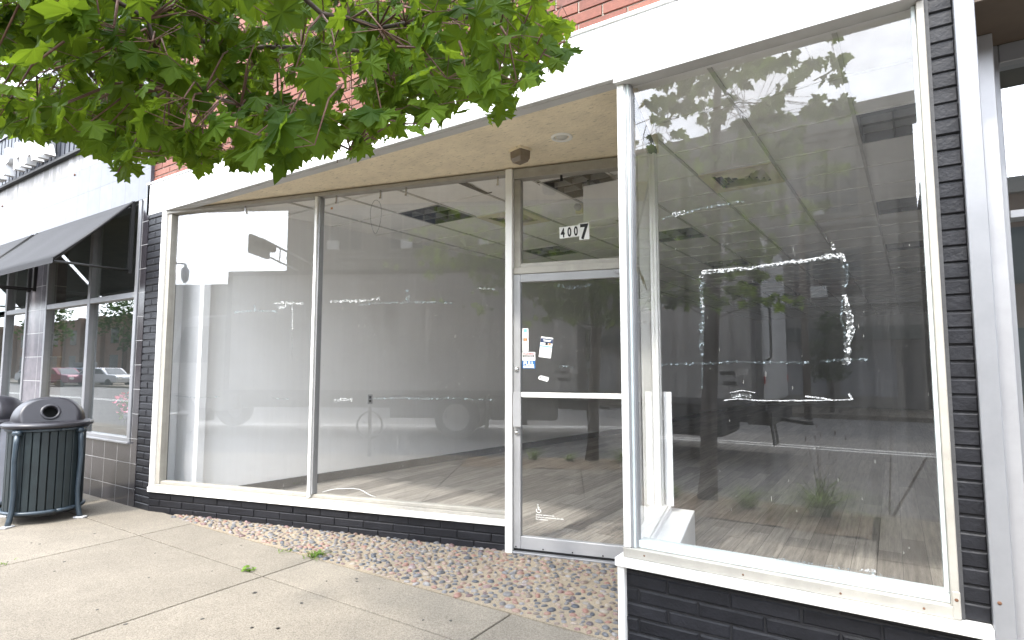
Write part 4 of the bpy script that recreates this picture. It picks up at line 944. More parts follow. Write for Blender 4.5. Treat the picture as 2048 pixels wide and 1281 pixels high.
mb = MB(); blob_leaves(mb, (-.10, -.08, .88), (.3, .16, .16), 160, .07, 4); mb.build('foliage', M['leaf_dark'], t)
mb = MB(); blob_leaves(mb, (-.26, -.12, .95), (.16, .12, .16), 70, .055, 5); blob_leaves(mb, (.05, -.14, .86), (.14, .1, .10), 40, .05, 6); mb.build('flowers', M['flower'], t)
mb = MB(); blades(mb, (.22, -.08, .84), 50, .5, .45, 8, .005); mb.build('grass_blades', M['grass'], t)
t = thing('indoor_tree', 'small dark indoor tree behind the neighbouring window', 'potted tree', (-7.05, 1.0, .02))
MB().tube([(0, 0, 0), (.02, 0, .8), (0, .02, 1.4)], .03, 8).lathe([(0, 0), (.16, 0), (.2, .35), (0, .33)], 16).build('trunk', M['bark'], t)
mb = MB(); blob_leaves(mb, (0, 0, 1.55), (.5, .4, .42), 420, .09, 9); mb.build('crown', M['leaf_dark'], t)
mb = MB(); rr = random.Random(5)
for k in range(46): mb.lathe([(0, .011), (.009, .005), (.009, -.005), (0, -.011)], 6, T0(-7.05 + rr.uniform(-.5, .48), .62 + rr.uniform(-.1, .2), rr.uniform(.65, 1.75)))
tag(mb.build('string_lights', M['bulb']), 'warm yellow string lights glowing inside the neighbouring window', 'string lights')

# ------------------------------------------------------------------ right neighbour
rb = thing('adjoining_storefront', 'adjoining storefront with recessed aluminium window beyond the silver strip', 'storefront', (1.5, 0, 0))
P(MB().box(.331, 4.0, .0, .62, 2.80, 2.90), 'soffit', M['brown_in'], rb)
P(MB().box(.331, 4.0, -.02, .30, 2.901, 7.0), 'upper_wall', M['fascia'], rb)
P(MB().box(.331, .42, .302, .54, -.03, 2.799), 'jamb', M['dark_alu'], rb, bevel=.003)
P(MB().box(.421, .455, .44, .54, -.03, 2.799).box(.456, 3.9, .44, .54, 2.715, 2.799).box(.456, 3.9, .44, .54, 2.015, 2.05).box(.456, 3.9, .44, .54, 1.015, 1.06).box(.456, 3.9, .44, .54, -.03, .20), 'frame', M['alu'], rb, bevel=.003)
P(MB().quad((.45, .49, .2), (3.9, .49, .2), (3.9, .49, 2.72), (.45, .49, 2.72)), 'pane', M['glass_clean'], rb)
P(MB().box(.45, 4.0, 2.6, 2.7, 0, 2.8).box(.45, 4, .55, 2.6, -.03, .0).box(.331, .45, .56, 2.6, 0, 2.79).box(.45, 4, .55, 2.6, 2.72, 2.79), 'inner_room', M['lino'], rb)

# ------------------------------------------------------------------ litter bins
def litter_bin(slat_m, face):
    t = thing('litter_bin', None, None); R0 = .280
    mb = MB(); n = 30
    for k in range(n):
        a = 2 * PI * k / n + .05; T = RZ(a); wd = 2 * PI * R0 / n * .5 - .0035
        mb.box(R0 - .009, R0 + .009, -wd, wd, .085, .80, T)
    mb.build('slats', slat_m, t, bevel=.003)
    MB().lathe([(R0 - .03, .06), (R0 - .03, .82)], 32).build('liner', M['black'], t)
    for z, r in ((.10, R0 + .018), (.815, R0 + .016)): mb = MB().tube([(r * math.cos(a), r * math.sin(a), z) for a in [2 * PI * k / 40 for k in range(41)]], .016, 8); mb.build('hoop', M['bin_frame'], t)
    for k in range(4):
        a = face + PI / 4 + k * PI / 2; T = RZ(a)
        prof = [(R0 + .075, .012), (R0 + .062, .05), (R0 + .045, .12), (R0 + .036, .26), (R0 + .044, .42), (R0 + .050, .56), (R0 + .042, .70), (R0 + .034, .78)]
        leg = MB().tube([(r, 0, z) for r, z in prof], [.022, .022, .021, .02, .02, .02, .021, .022], 8, T).tube([(R0 + .036, -.032, .795), (R0 + .036, .032, .795)], .024, 10, T).build('leg', M['bin_frame'], t)
        MB().prism([(R0 + .035, -.035), (R0 + .125, -.028), (R0 + .125, .028), (R0 + .035, .035)], .0, .016, T).build('foot', M['worn_metal'], leg, bevel=.004)
    lid = MB().lathe([(R0 - .03, .815), (R0 + .05, .828), (R0 + .062, .842), (R0 + .060, .862), (R0 + .035, .876), (R0 - .02, .882)], 48).build('lid_rim', M['bin_lid'], t)
    # dome with a flat arched face cut towards the front
    R1 = R0 - .005; H = .215; nu, nv = 64, 22; vs = []; D = .188
    fdx, fdy = math.cos(face), math.sin(face)
    for i in range(nu):
        a = 2 * PI * i / nu
        for j in range(nv + 1):
            b = PI / 2 * j / nv; r = R1 * math.cos(b) ** .8 if j < nv else 0; z = .88 + H * math.sin(b)
            x, y = r * math.cos(a), r * math.sin(a); fr = x * fdx + y * fdy; lim = D - (z - .88) * .42
            if fr > lim: x -= fdx * (fr - lim); y -= fdy * (fr - lim)
            vs.append((x, y, z))
    fs = [(i * (nv + 1) + j, ((i + 1) % nu) * (nv + 1) + j, ((i + 1) % nu) * (nv + 1) + j + 1, i * (nv + 1) + j + 1) for i in range(nu) for j in range(nv)]
    hc = Vector((fdx * (D - .085 * .42), fdy * (D - .085 * .42), .88 + .085))
    fs = [f for f in fs if (sum((Vector(vs[i]) for i in f), Vector()) / 4 - hc).length > .058]
    MB().add(vs, fs, None, 0, True).build('dome', M['bin_lid'], t)
    tilt = math.atan(.42); To = RZ(face) @ T0(D - .085 * .42 + .002, 0, .88 + .085) @ RY(PI / 2 - tilt)
    MB().lathe([(.052, -.03), (.054, .004), (.060, .007), (.070, .006), (.076, 0.001)], 32, To).build('opening_rim', M['bin_lid'], t)
    MB().lathe([(0, -.14), (.10, -.13), (.10, -.03), (.055, -.012)], 28, To, 0, False).build('opening', M['black'], t)
    return t
b1 = litter_bin(M['bin_slat'], math.radians(-14)); b1.location = (-6.57, -.64, 0); tag(b1, 'dark green slatted litter bin with domed lid in front of the granite wall', 'litter bin', 'domed litter bins')
b2 = litter_bin(M['bin_slat_pale'], math.radians(-60)); b2.location = (-7.33, -.84, 0); tag(b2, 'pale slatted litter bin half hidden behind the dark green one', 'litter bin', 'domed litter bins')

# ------------------------------------------------------------------ weeds
def weed(x, y, lb, n, h, sp, seed, broad=False):
    t = thing('weed', lb, 'weed', (x, y, 0), 0, 'weeds in the pavement joints'); mb = MB(); rr = random.Random(seed)
    if broad: blob_leaves(mb, (0, 0, .012), (sp, sp * .7, .016), n, .028, seed, .5)
    else: blades(mb, (0, 0, -.004), n, h, sp, seed, .004)
    mb.build('leaves', M['grass'], t)
def gp(x, y):
    d = ray(x, y); return CAM + d * (-CAM.z / d.z)
p = gp(632, 1113); weed(p.x, p.y, 'spiky green weed at the corner of the pebble paving', 46, .07, .10, 1)
p = gp(497, 1142); weed(p.x, p.y, 'small round-leaved weed in the joint between two sidewalk slabs', 26, .05, .05, 2, True)
p = gp(574, 1103); weed(p.x, p.y, 'tiny yellowish weed at the edge of the pebble paving', 14, .035, .05, 3)
p = gp(3, 1130); weed(p.x, p.y, 'tiny weed in the slab joint nearest the litter bins', 16, .03, .04, 4)

# ------------------------------------------------------------------ maple tree
HALF = [(0, 0), (.08, -.06), (.27, -.14), (.26, -.02), (.50, .06), (.40, .15), (.44, .24), (.66, .42), (.49, .44), (.47, .60), (.29, .49), (.22, .52), (.30, .72), (.16, .74), (.10, .86), (0, 1.0)]
OUT = HALF + [(-x, y) for x, y in HALF[-2:0:-1]]
LEAFV = [(0, .26)] + OUT; LEAFF = [(0, i, i % len(OUT) + 1) for i in range(1, len(OUT) + 1)]
def add_leaf(V, Fc, base, tip, nrm, size, rr):
    t_ = tip.normalized(); s_ = t_.cross(nrm).normalized(); n_ = s_.cross(t_)
    fold = rr.uniform(-.12, .28); curl = rr.uniform(-.2, .45); wx = rr.uniform(.85, 1.1); o = len(V)
    for x, y in LEAFV:
        z = -fold * abs(x) * (1 - .3 * abs(x)) - curl * (y * y) * .5 + .05 * math.sin(9 * x + 5 * y)
        p = base + s_ * (x * size * wx) + t_ * (y * size) + n_ * (z * size); V.append((p.x, p.y, p.z))
    for f in LEAFF: Fc.append((f[0] + o, f[1] + o, f[2] + o))
LOW = [(-50, 290), (0, 290), (60, 292), (100, 300), (130, 285), (180, 300), (230, 365), (250, 375), (270, 330), (300, 350), (330, 325), (400, 372), (430, 345), (480, 345), (530, 380), (560, 345), (600, 338), (640, 320), (690, 345), (715, 320), (760, 290), (800, 290), (830, 270), (870, 262), (900, 232), (960, 225), (985, 262), (1010, 242), (1035, 205), (1060, 185), (1100, 165), (1125, 150), (1140, 120), (1145, 75), (1120, 50), (1090, 20), (1060, -30)]
def allowed(x, y):
    if y < -15 or x < -30: return True
    if x > 1150: return False
    for (a, b), (c, d) in zip(LOW[:-5], LOW[1:-4]):
        if a <= x <= c: 
            lim = b + (d - b) * (x - a) / (c - a)
            if x > 1060: return y < lim and y > (x - 1060) * .5 - 20
            return y < lim
    if x > 1140: return 40 < y < 110
    return True
def visible(x, y, z): return z > 0.1 and -60 < x < 2110 and -60 < y < 1340
rt_ = random.Random(21)
tree = thing('maple_tree', 'leafy street maple whose low green boughs hang over the sidewalk', 'tree', (-1.60, -3.30, 0))
TV = Vector((-1.60, -3.30, 0))
trunk = [Vector((-1.66, -3.30, -.02)), Vector((-1.64, -3.30, .25)), Vector((-1.62, -3.31, 1.0)), Vector((-1.57, -3.33, 1.9)), Vector((-1.53, -3.36, 2.6)), Vector((-1.50, -3.40, 3.6)), Vector((-1.45, -3.5, 5.0)), Vector((-1.42, -3.5, 6.2))]
mb = MB().tube([p - TV for p in trunk], [.11, .088, .080, .075, .066, .05, .03, .012], 12); mb.build('trunk', M['bark'], tree)
def dep(x, y, d): return CAM + ray(x, y) * d
BOUGHS = [
 ([Vector((-1.57, -3.33, 2.0)), Vector((-1.9, -2.95, 2.45)), dep(40, -40, 1.9), dep(110, 65, 2.1), dep(190, 160, 2.25), dep(275, 170, 2.4), dep(420, 240, 2.6), dep(520, 300, 2.8)], .020),
 ([Vector((-1.54, -3.35, 2.3)), Vector((-1.75, -2.7, 2.6)), dep(240, -60, 1.75), dep(370, 75, 1.95), dep(500, 95, 2.05), dep(700, 105, 2.1), dep(840, 112, 2.1), dep(960, 140, 2.15)], .017),
 ([Vector((-1.55, -3.34, 2.15)), Vector((-1.45, -2.8, 2.5)), dep(520, -80, 1.5), dep(640, 20, 1.6), dep(760, 60, 1.7), dep(900, 30, 1.85), dep(1040, 60, 2.0), dep(1110, 80, 2.1)], .013),
 ([Vector((-1.57, -3.33, 1.95)), Vector((-2.2, -3.1, 2.2)), dep(-60, 20, 2.2), dep(30, 130, 2.5), dep(150, 200, 2.7), dep(260, 290, 2.8)], .015),
 ([Vector((-1.56, -3.34, 2.1)), Vector((-1.6, -2.8, 2.4)), dep(300, 40, 1.6), dep(330, 170, 1.65), dep(480, 210, 1.7), dep(600, 250, 1.75), dep(700, 300, 1.8)], .011),
 ([Vector((-1.6, -3.3, 1.9)), Vector((-1.9, -3.5, 2.05)), Vector((-2.4, -3.6, 2.15))], .012),
 ([Vector((-1.6, -3.3, 1.85)), Vector((-1.2, -3.6, 2.05)), Vector((-.85, -3.8, 2.1))], .012),
]
for k in range(16):
    a = rt_.uniform(0, 2 * PI); z = rt_.uniform(2.8, 5.4); l = rt_.uniform(.6, 1.25); b = Vector((-1.5, -3.4, z))
    BOUGHS.append(([b, b + Vector((math.cos(a) * l * .5, math.sin(a) * l * .5, .25)), b + Vector((math.cos(a) * l, math.sin(a) * l * 1.1, .4))], .012))
bmb = MB(); allpts = []
for pts, r in BOUGHS:
    dn = []
    for i in range(len(pts) - 1):
        n = max(2, int((pts[i + 1] - pts[i]).length / .08))
        for j in range(n): dn.append(pts[i].lerp(pts[i + 1], j / n) + Vector((rt_.gauss(0, .006), rt_.gauss(0, .006), rt_.gauss(0, .006))))
    dn.append(pts[-1]); m_ = len(dn)
    bmb.tube([p - TV for p in dn], [r * (1 - .72 * i / m_) for i in range(m_)], 7)
    allpts += dn[max(0, m_ // 6):]
bmb.build('bough', M['bark'], tree)
V, Fc = [], []; tmb = MB()
def cluster(c, nl, size, front):
    # twig from the nearest bough point
    q = min(allpts, key=lambda p: (p - c).length_squared)
    if front and (q - c).length > .34: q = c + Vector((rt_.gauss(0, .10), rt_.gauss(0, .10), rt_.uniform(.06, .2)))
    mid = q.lerp(c, .5) + Vector((0, 0, .04))
    if not front or all(allowed(*px(p)[:2]) for p in (q, mid, c)): tmb.tube([q - TV, mid - TV, c - TV], [.0034, .0027, .0017], 5)
    for k in range(nl):
        a = rt_.uniform(0, 2 * PI); out = Vector((math.cos(a), math.sin(a), rt_.uniform(-.5, .25)))
        b = c + out * rt_.uniform(.03, .11); tip = out * rt_.uniform(.3, .9) + Vector((rt_.gauss(0, .3), rt_.gauss(0, .2), -rt_.uniform(.35, 1.1)))
        n_ = Vector((rt_.gauss(0, .45), rt_.gauss(-.65, .45), rt_.gauss(.65, .3))); s_ = size * rt_.choice([.55, .8, .95, 1.05, 1.25]) * rt_.uniform(.9, 1.1)
        tp = b + tip.normalized() * s_
        bad = False
        for p in (b, tp, b.lerp(tp, .55)):
            x, y, z = px(p)
            if visible(x, y, z) and not allowed(x, y): bad = True
            if (p - CAM).length < .7: bad = True
        if bad: continue
        add_leaf(V, Fc, b - TV, tip, n_, s_, rt_)
        if (b - c).length > .02: tmb.tube([c - TV, b - TV], .0011, 4, cap=False)
nfront = 0
while nfront < 500:
    x, y = rt_.uniform(-80, 1140), rt_.uniform(-70, 375)
    if not allowed(x, y + 10): continue
    d = rt_.choice([1.55, 1.8, 2.1, 2.4, 2.8, 3.1]) + rt_.uniform(-.15, .15)
    if x > 900: d = min(d, 2.4)
    cluster(dep(x, y, d), rt_.randint(4, 6), rt_.uniform(.066, .096), True); nfront += 1
n2 = 0
while n2 < 210:
    d = Vector((rt_.gauss(0, 1), rt_.gauss(0, 1), rt_.gauss(0, 1))).normalized() * rt_.random() ** .4
    c = Vector((-1.45 + d.x * 1.25, -3.6 + d.y * 1.5, 4.3 + d.z * 2.0)); x, y, z = px(c)
    if visible(x, y, z): continue
    cluster(c, 7, .12, False); n2 += 1
for c in [(-1.95, -3.5, 2.15), (-2.2, -3.55, 2.2), (-2.4, -3.6, 2.15), (-1.75, -3.45, 2.2), (-1.2, -3.6, 2.1), (-1.0, -3.7, 2.12), (-.85, -3.8, 2.08), (-1.3, -3.5, 2.2), (-1.85, -3.2, 2.3), (-2.1, -3.3, 2.35), (-1.5, -3.6, 2.4), (-1.7, -3.7, 2.35), (-2.3, -3.8, 2.4)]: cluster(Vector(c), 7, .11, False)
me = bpy.data.meshes.new('crown'); me.from_pydata(V, [], Fc); me.materials.append(M['leaf']); me.update()
o = bpy.data.objects.new('crown', me); C.objects.link(o); o.parent = tree
tmb.build('twigs', M['twig'], tree)

# ------------------------------------------------------------------ street side (seen in the glass)
def grass_clump(x, y, lb, n, h, sp, seed, stalks=0):
    t = thing('grass_clump', lb, 'grass clump', (x, y, 0), 0, 'ornamental grass clumps by the kerb'); mb = MB(); blades(mb, (0, 0, 0), n, h, sp, seed, .0055); mb.build('blades', M['grass'], t)
    if stalks:
        mb = MB(); rr = random.Random(seed)
        for k in range(stalks):
            a = rr.uniform(0, 6.3); s_ = rr.uniform(.1, .25); hh = h * rr.uniform(1.3, 1.6); mb.tube([(0, 0, 0), (s_ * .4 * math.cos(a), s_ * .4 * math.sin(a), hh * .6), (s_ * math.cos(a), s_ * math.sin(a), hh)], .0018, 4)
            mb.lathe([(0, .02), (.006, .01), (.004, -.02), (0, -.025)], 6, T0(s_ * math.cos(a), s_ * math.sin(a), hh))
        mb.build('seed_stalks', M['twig'], t)
grass_clump(-.60, -3.15, 'large arching grass clump with seed stalks reflected low in the corner window', 200, .52, .80, 1, 6)
grass_clump(-1.22, -3.10, 'smaller grass clump beside the maple trunk in the reflection', 90, .36, .55, 2)
grass_clump(-1.98, -3.15, 'low wide grass clump on the far side of the maple trunk in the reflection', 70, .22, .25, 3)
grass_clump(-2.5, -3.2, 'grass clump reflected low in the door glass', 70, .30, .3, 4)
t = thing('bike_hitch', 'dark bicycle hitch post with a ring by the kerb', 'bike hitch', (-5.07, -3.40, 0))
MB().tube([(0, 0, 0), (0, 0, .95)], .03, 10).lathe([(0, .03), (.02, .02), (.03, 0)], 10, T0(0, 0, .95)).build('post', M['signal'], t); MB().tube([(.20 * math.cos(a), .0, .48 + .20 * math.sin(a)) for a in [2 * PI * k / 28 for k in range(29)]], .018, 8).build('ring', M['signal'], t)
# box truck
tk = thing('box_truck', 'white box truck stopped in the near lane, reflected in the shop windows', 'truck', (-5.5, -7.7, GZ))
zo = -GZ
mb = MB().box(-3.80, 3.85, -1.25, 1.30, .95 + .0, 3.56)
mb.build('cargo_box', M['truck_white'], tk, bevel=.03, seg=2)
mb = MB().box(-3.82, 3.87, 1.301, 1.312, .92, 1.02).box(-3.82, 3.87, 1.301, 1.314, 3.47, 3.57).box(3.72, 3.87, 1.301, 1.316, 1.03, 3.46).box(-3.82, -3.72, 1.301, 1.316, 1.03, 3.46)
mb.build('box_trim', M['truck_grey'], tk)
rd = MB().box(3.851, 3.87, -1.15, 1.2, 1.0, 3.45); rd.build('rear_door', M['truck_white'], tk)
for y in (-1.12, 1.18): MB().box(3.871, 3.885, y - .04, y + .04, 1.25, 1.36).build('tail_light', M['red_light'], tk)
for k, (x, z, w_, h_, m_) in enumerate([(3.25, 1.55, .22, .10, 'grey_ink'), (3.25, 1.38, .22, .05, 'ink'), (3.5, 1.62, .16, .14, 'grey_ink'), (3.3, 1.22, .2, .06, 'ink'), (3.52, 1.38, .15, .10, 'paper'), (3.5, 1.2, .14, .08, 'grey_ink')]): MB().box(x, x + w_, 1.3005, 1.303, z, z + h_).build('placard', M[m_], tk)
MB().tube([(3.9, 1.1, 1.6), (3.97, 1.1, 1.65), (3.97, 1.1, 2.4), (3.9, 1.1, 2.45)], .02, 6).build('grab_handle', M['black'], tk)
MB().box(-3.8, 3.8, .55, .75, .62, .92).box(-3.8, 3.8, -.75, -.55, .62, .92).box(-.2, 1.0, .8, 1.22, .45, .9).build('chassis', M['truck_grey'], tk)
MB().box(3.6, 3.95, -1.0, 1.1, .62, .82).tube([(3.7, .3, .7), (4.3, .3, .62), (4.42, .3, .62)], .035, 8).tube([(3.9, .95, .7), (3.95, .95, .32), (3.95, .65, .32), (3.9, .65, .7)], .022, 6).build('rear_bumper', M['black'], tk)
for x in (1.2, -5.0):
    for y in (1.12, -1.12):
        wh = MB().lathe([(.28, -.13), (.40, -.14), (.46, -.10), (.47, 0), (.46, .10), (.40, .14), (.28, .13)], 28, T0(x, y, .47) @ RX(PI / 2)).build('wheel', M['tyre'], tk)
        MB().lathe([(0, .06), (.1, .07), (.12, .03), (.26, .1), (.28, .13)], 20, T0(x, y, .47) @ RX(-PI / 2 if y > 0 else PI / 2)).build('rim', M['truck_white'], wh)
MB().box(1.80, 1.82, .8, 1.3, .22, .92).box(1.80, 1.82, -1.3, -.8, .22, .92).build('mud_flap', M['black'], tk)
MB().box(1.9, 3.3, .2, 1.28, .42, .92).build('under_box', M['black'], tk, bevel=.05)
pr = [(-6.35, .45), (-6.3, 1.25), (-5.95, 1.45), (-5.35, 1.55), (-5.0, 2.52), (-4.75, 2.62), (-3.95, 2.64), (-3.95, .55)]
T = RX(PI / 2)
n = len(pr); cabm = MB().add([(x, 1.12, z) for x, z in pr] + [(x, -1.12, z) for x, z in pr], [tuple(range(n)), tuple(range(n, 2 * n))[::-1]] + [(k, n + k, n + (k + 1) % n, (k + 1) % n) for k in range(n)]); cab = cabm.build('cab', M['truck_white'], tk, bevel=.05, seg=2)
for y in (1.121, -1.121): MB().prism([(-5.15, 1.60), (-4.9, 2.38), (-4.35, 2.40), (-4.35, 1.60)], -.005 , .005, T0(0, y, 0) @ RX(PI / 2)).build('side_window', M['dark_glass'], cab)
MB().box(-5.9, -4.2, 1.02, 1.14, .35, .62).build('step', M['truck_grey'], cab)
MB().tube([(-5.2, 1.12, 1.7), (-5.35, 1.38, 1.75)], .015, 6).box(-5.42, -5.34, 1.30, 1.46, 1.55, 2.05).build('mirror', M['black'], cab)
MB().box(-6.36, -6.28, .65, .95, .9, 1.1).box(-6.36, -6.28, -.95, -.65, .9, 1.1).build('headlight', M['lens'], cab)
# building across the street
ab = thing('apartment_block', 'three storey beige building with bracketed cornice across the street, mirrored in the glass', 'building', (-7, -19.6, 0))
X0, X1, YF = -14.7, .9, -19.6
P(MB().box(X0, X1, YF - 12, YF, -.14, 10.0), 'wall', M['beige'], ab)
P(MB().box(X0 - .1, X1 + .12, YF + .001, YF + .14, 9.3, 9.5).box(X0 - .2, X1 + .25, YF + .001, YF + .30, 9.501, 9.9).box(X0 - .1, X1 + .1, YF - .3, YF + .12, 9.901, 10.4), 'cornice', M['beige_trim'], ab, bevel=.03)
P(MB().box(X0, X1, YF + .001, YF + .08, 3.45, 3.62).box(X0, X1, YF + .001, YF + .06, 6.25, 6.40), 'belt_course', M['beige_trim'], ab)
P(MB().box(-4.8, X1 - .1, YF + .001, YF + .7, 2.25, 2.68).box(X0 + .3, -6.2, YF + .001, YF + .7, 2.25, 2.68), 'shop_canopy', M['canopy_green'], ab)
for zc in (4.55, 7.45):
    for xc in (-12.2, -8.8, -5.3, -1.75):
        fr = P(MB().box(xc - 1.1, xc + 1.1, YF + .002, YF + .05, zc - .86, zc + .86).box(xc - 1.2, xc + 1.2, YF + .002, YF + .1, zc - .95, zc - .861), 'window', M['beige_trim'], ab)
        P(MB().box(xc - 1.02, xc - .52, YF + .051, YF + .056, zc - .78, zc + .78).box(xc - .42, xc + .42, YF + .051, YF + .056, zc - .78, zc + .78).box(xc + .52, xc + 1.02, YF + .051, YF + .056, zc - .78, zc + .78), 'pane', M['dark_glass'], fr)
        P(MB().box(xc - .50, xc + .0, YF + .06, YF + .28, zc - .80, zc - .40), 'air_conditioner', M['paper'], fr)
for x0, x1 in ((-1.5, .1), (-3.6, -1.9), (-13.8, -11.4), (-10.8, -8.2)): P(MB().box(x0, x1, YF + .002, YF + .02, .4, 2.2), 'shop_window', M['blind'], ab)
for x0, x1 in ((-5.9, -4.9), (.3, .8)): P(MB().box(x0, x1, YF + .002, YF + .03, -.0, 2.2), 'door', M['truck_grey'], ab)
rbk = thing('shop_block', 'two storey tan block across the street beside the beige one', 'building', (12, -20, 0))
P(MB().box(1.02, 24, -32, -20.1, -.14, 7.2), 'wall', M['far_brick'], rbk); P(MB().box(1.0, 24.1, -20.09, -19.9, 6.9, 7.4), 'parapet', M['beige_trim'], rbk)
for k in range(6): P(MB().box(2.4 + k * 3.6, 4.6 + k * 3.6, -20.09, -20.05, 4.0, 5.8), 'window', M['dark_glass'], rbk); P(MB().box(2.0 + k * 3.6, 5.0 + k * 3.6, -20.09, -20.05, .5, 2.6), 'shop_window', M['dark_glass'], rbk)
lb_ = thing('low_building', 'low grey flat roofed building farther along the street, mirrored beside the bright column', 'building', (-36, -32, 0))
P(MB().box(-52, -17.2, -44, -30, -.14, 6.6), 'wall', M['beige'], lb_); P(MB().box(-52.1, -17.1, -30, -29.9, 6.3, 6.75), 'parapet', M['beige_trim'], lb_)
pc = Pieces()
for k in range(9): pc.new().box(-50 + k * 3.6, -47.8 + k * 3.6, -29.99, -29.96, .8, 2.8)
pc.put('shop_window', M['dark_glass'], lb_)
bb = thing('brick_office', 'brown brick office block behind the parking lot, mirrored in the neighbouring window', 'building', (-75, -27, 0))
P(MB().box(-110, -58, -40, -24, -.14, 6.6), 'wall', M['far_brick'], bb)
for k in range(10): P(MB().box(-107 + k * 5, -104.6 + k * 5, -24, -23.95, .9, 2.6).box(-107 + k * 5, -104.6 + k * 5, -24, -23.95, 3.8, 5.4), 'window', M['dark_glass'], bb)
pc = Pieces()
for k in range(11): pc.new().box(-109.3 + k * 5, -108.4 + k * 5, -24, -23.6, -.14, 6.7)
pc.put('buttress', M['far_brick'], bb)
# cars
def car(m):
    t = thing('parked_car', None, None)
    pr = [(-2.25, .35), (-2.28, .75), (-2.15, .95), (-1.2, 1.02), (-.55, 1.48), (1.2, 1.52), (2.0, 1.05), (2.2, .95), (2.22, .4)]; n = len(pr)
    MB().add([(x, .88, z) for x, z in pr] + [(x, -.88, z) for x, z in pr], [tuple(range(n))[::-1], tuple(range(n, 2 * n))] + [(k, (k + 1) % n, n + (k + 1) % n, n + k) for k in range(n)]).build('body', m, t, bevel=.1, seg=3)
    gl = [(-1.0, 1.03), (-.5, 1.40), (1.12, 1.44), (1.75, 1.05)]
    for y in (.884, -.884): MB().add([(x, y, z) for x, z in gl], [(0, 1, 2, 3)]).build('side_window', M['dark_glass'], t)
    MB().add([(-1.26, -.7, 1.03), (-1.26, .7, 1.03), (-.62, .6, 1.46), (-.62, -.6, 1.46)], [(0, 1, 2, 3)]).build('windscreen', M['dark_glass'], t)
    MB().box(-2.32, -2.2, .45, .75, .62, .8).box(-2.32, -2.2, -.75, -.45, .62, .8).build('headlight', M['lens'], t)
    for x in (-1.4, 1.35):
        for y in (.8, -.8): MB().lathe([(0, -.1), (.2, -.1), (.32, -.1), (.33, 0), (.32, .1), (.2, .1), (0, .09)], 20, T0(x, y, .33) @ RX(PI / 2)).build('wheel', M['tyre'], t)
    return t
CARS = [(-51.5, -17.6, 2.9, 'car_silver', 'silver hatchback in the parking lot mirrored in the window next to the brick pier'), (-57.0, -18.3, 2.8, 'car_blue', 'blue grey estate car with a roof box mirrored in the middle of the neighbouring window'), (-54.6, -15.6, 2.9, 'car_red', 'maroon car mirrored in front of the blue grey estate car'), (-62.5, -17.0, 2.9, 'car_silver', 'silver saloon mirrored in the window beyond the tiled pier')]
for x, y, a, m_, lb in CARS:
    o = car(M[m_]); o.location = (x, y, GZ - .06); o.rotation_euler.z = a; tag(o, lb, 'car', 'cars in the parking lot')
    if m_ == 'car_blue': MB().box(-.6, 1.1, -.4, .4, 1.62, 1.95).box(-.3, -.25, -.6, .6, 1.52, 1.62).box(.7, .75, -.6, .6, 1.52, 1.62).build('roof_box', M['truck_grey'], o, bevel=.12, seg=3)
# signal, street lamp, posts
t = thing('traffic_signal', 'traffic signal on a long truss arm over the street, mirrored against the sky', 'traffic signal', (-11.5, -17.0, 0))
MB().tube([(0, 0, -.1), (0, 0, 5.3)], [.12, .09], 12).build('pole', M['pole'], t)
mb = MB().tube([(0, .05, 5.15), (.55, 6.4, 5.15)], .035, 8).tube([(0, .05, 4.65), (.5, 6.0, 4.72)], .03, 8)
for k in range(1, 7): mb.tube([(.085 * k, k * 1.0, 5.15), (.082 * k, k * 1.0, 4.66)], .02, 6)
mb.build('truss_arm', M['pole'], t)
sh = MB().box(.46, .58, 5.9, 6.95, 4.62, 5.16).build('signal_head', M['signal'], t, bevel=.02)
for k in range(3): MB().lathe([(.10, 0), (.125, .24)], 14, T0(.58, 6.12 + k * .30, 4.9) @ RY(PI / 2)).build('visor', M['signal'], sh)
t = thing('street_lamp', 'street lamp with teardrop lantern on a curved arm, mirrored against the sky', 'street lamp', (-17.9, -15.4, 0))
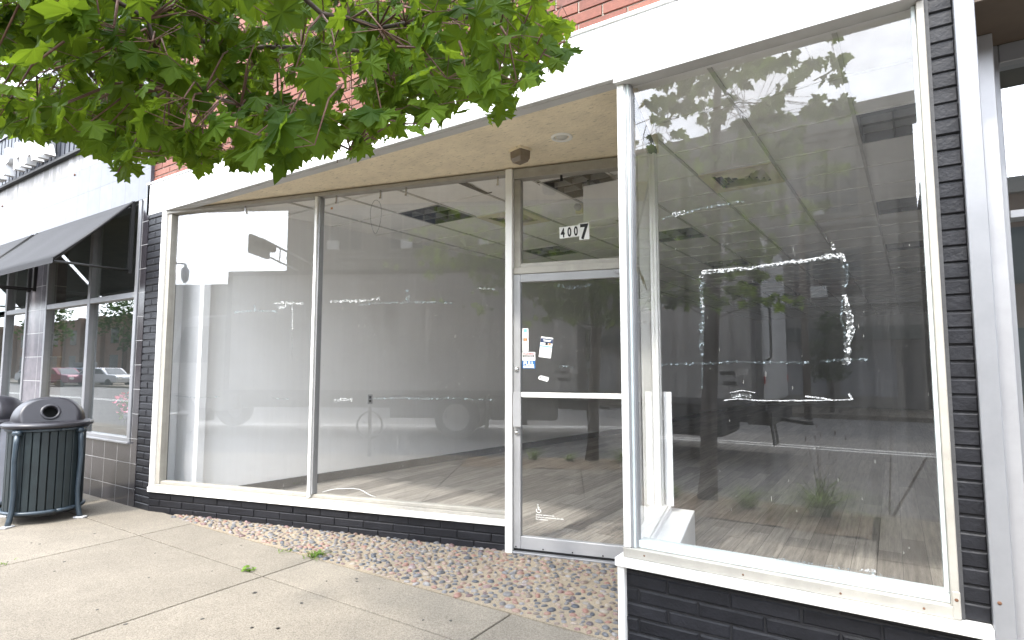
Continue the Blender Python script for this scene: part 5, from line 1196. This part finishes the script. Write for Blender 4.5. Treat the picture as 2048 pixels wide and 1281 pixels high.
MB().tube([(0, 0, -.1), (0, 0, 4.4), (.08, 0, 4.9), (.35, 0, 5.25), (.8, 0, 5.38), (1.25, 0, 5.35)], [.09, .06, .05, .04, .035, .03], 10).build('post', M['pole'], t); MB().lathe([(0, .42), (.05, .40), (.06, .30), (.14, .22), (.15, .0), (.11, -.22), (.04, -.32), (0, -.33)], 16, T0(1.25, 0, 4.92)).build('lantern', M['louver_lip'], t)
t = thing('utility_post', 'brown utility post across the street mirrored behind the truck', 'post', (-2.05, -15.5, 0)); MB().tube([(0, 0, -.1), (0, 0, 6.5)], [.11, .08], 10).build('shaft', M['brown_post'], t); MB().box(-.6, .6, -.05, .05, 6.0, 6.1).build('crossbar', M['brown_post'], t)
def simple_tree(x, y, h, r, lb, seed, trunk_h):
    t = thing('street_tree', lb, 'tree', (x, y, -.05), 0, 'trees across the street'); MB().tube([(0, 0, 0), (.03, 0, trunk_h), (0, .03, h * .8)], [.07, .05, .02], 8).build('trunk', M['bark'], t)
    mb = MB(); rr = random.Random(seed)
    for k in range(14):
        a = rr.uniform(0, 6.3); q = rr.uniform(.2, .7) * r; zz = trunk_h + (h - trunk_h) * rr.uniform(.2, .9); q *= (1.15 - .7 * (zz - trunk_h) / (h - trunk_h)); blob_leaves(mb, (q * math.cos(a), q * math.sin(a), zz), (r * .42, r * .42, r * .36), 70, .16 * r ** .5, seed * 31 + k)
    mb.build('crown', M['leaf_dark'], t)
simple_tree(-1.6, -17.4, 3.1, 1.0, 'small round tree on the far sidewalk mirrored in the corner window', 1, .8)
simple_tree(-33, -21, 8.5, 3.4, 'large tree beyond the parking lot, nearest in the mirror image', 2, 2.5)
simple_tree(-60, -22.2, 8.5, 3.2, 'large tree before the brick office, middle in the mirror image', 3, 2.5)
simple_tree(-72, -20, 9.0, 3.4, 'large tree before the brick office, farthest in the mirror image', 4, 2.5)
simple_tree(6.5, -5.0, 6.5, 2.2, 'young tree by the kerb in front of the adjoining storefront', 5, 2.2)

# ------------------------------------------------------------------ render settings
cy = sc.cycles
sc.render.engine = 'CYCLES'; cy.use_denoising = True
try: cy.denoiser = 'OPENIMAGEDENOISE'
except Exception: pass
cy.max_bounces = 10; cy.diffuse_bounces = 8; cy.glossy_bounces = 4; cy.transparent_max_bounces = 16; cy.sample_clamp_indirect = 6; cy.caustics_reflective = False; cy.caustics_refractive = False
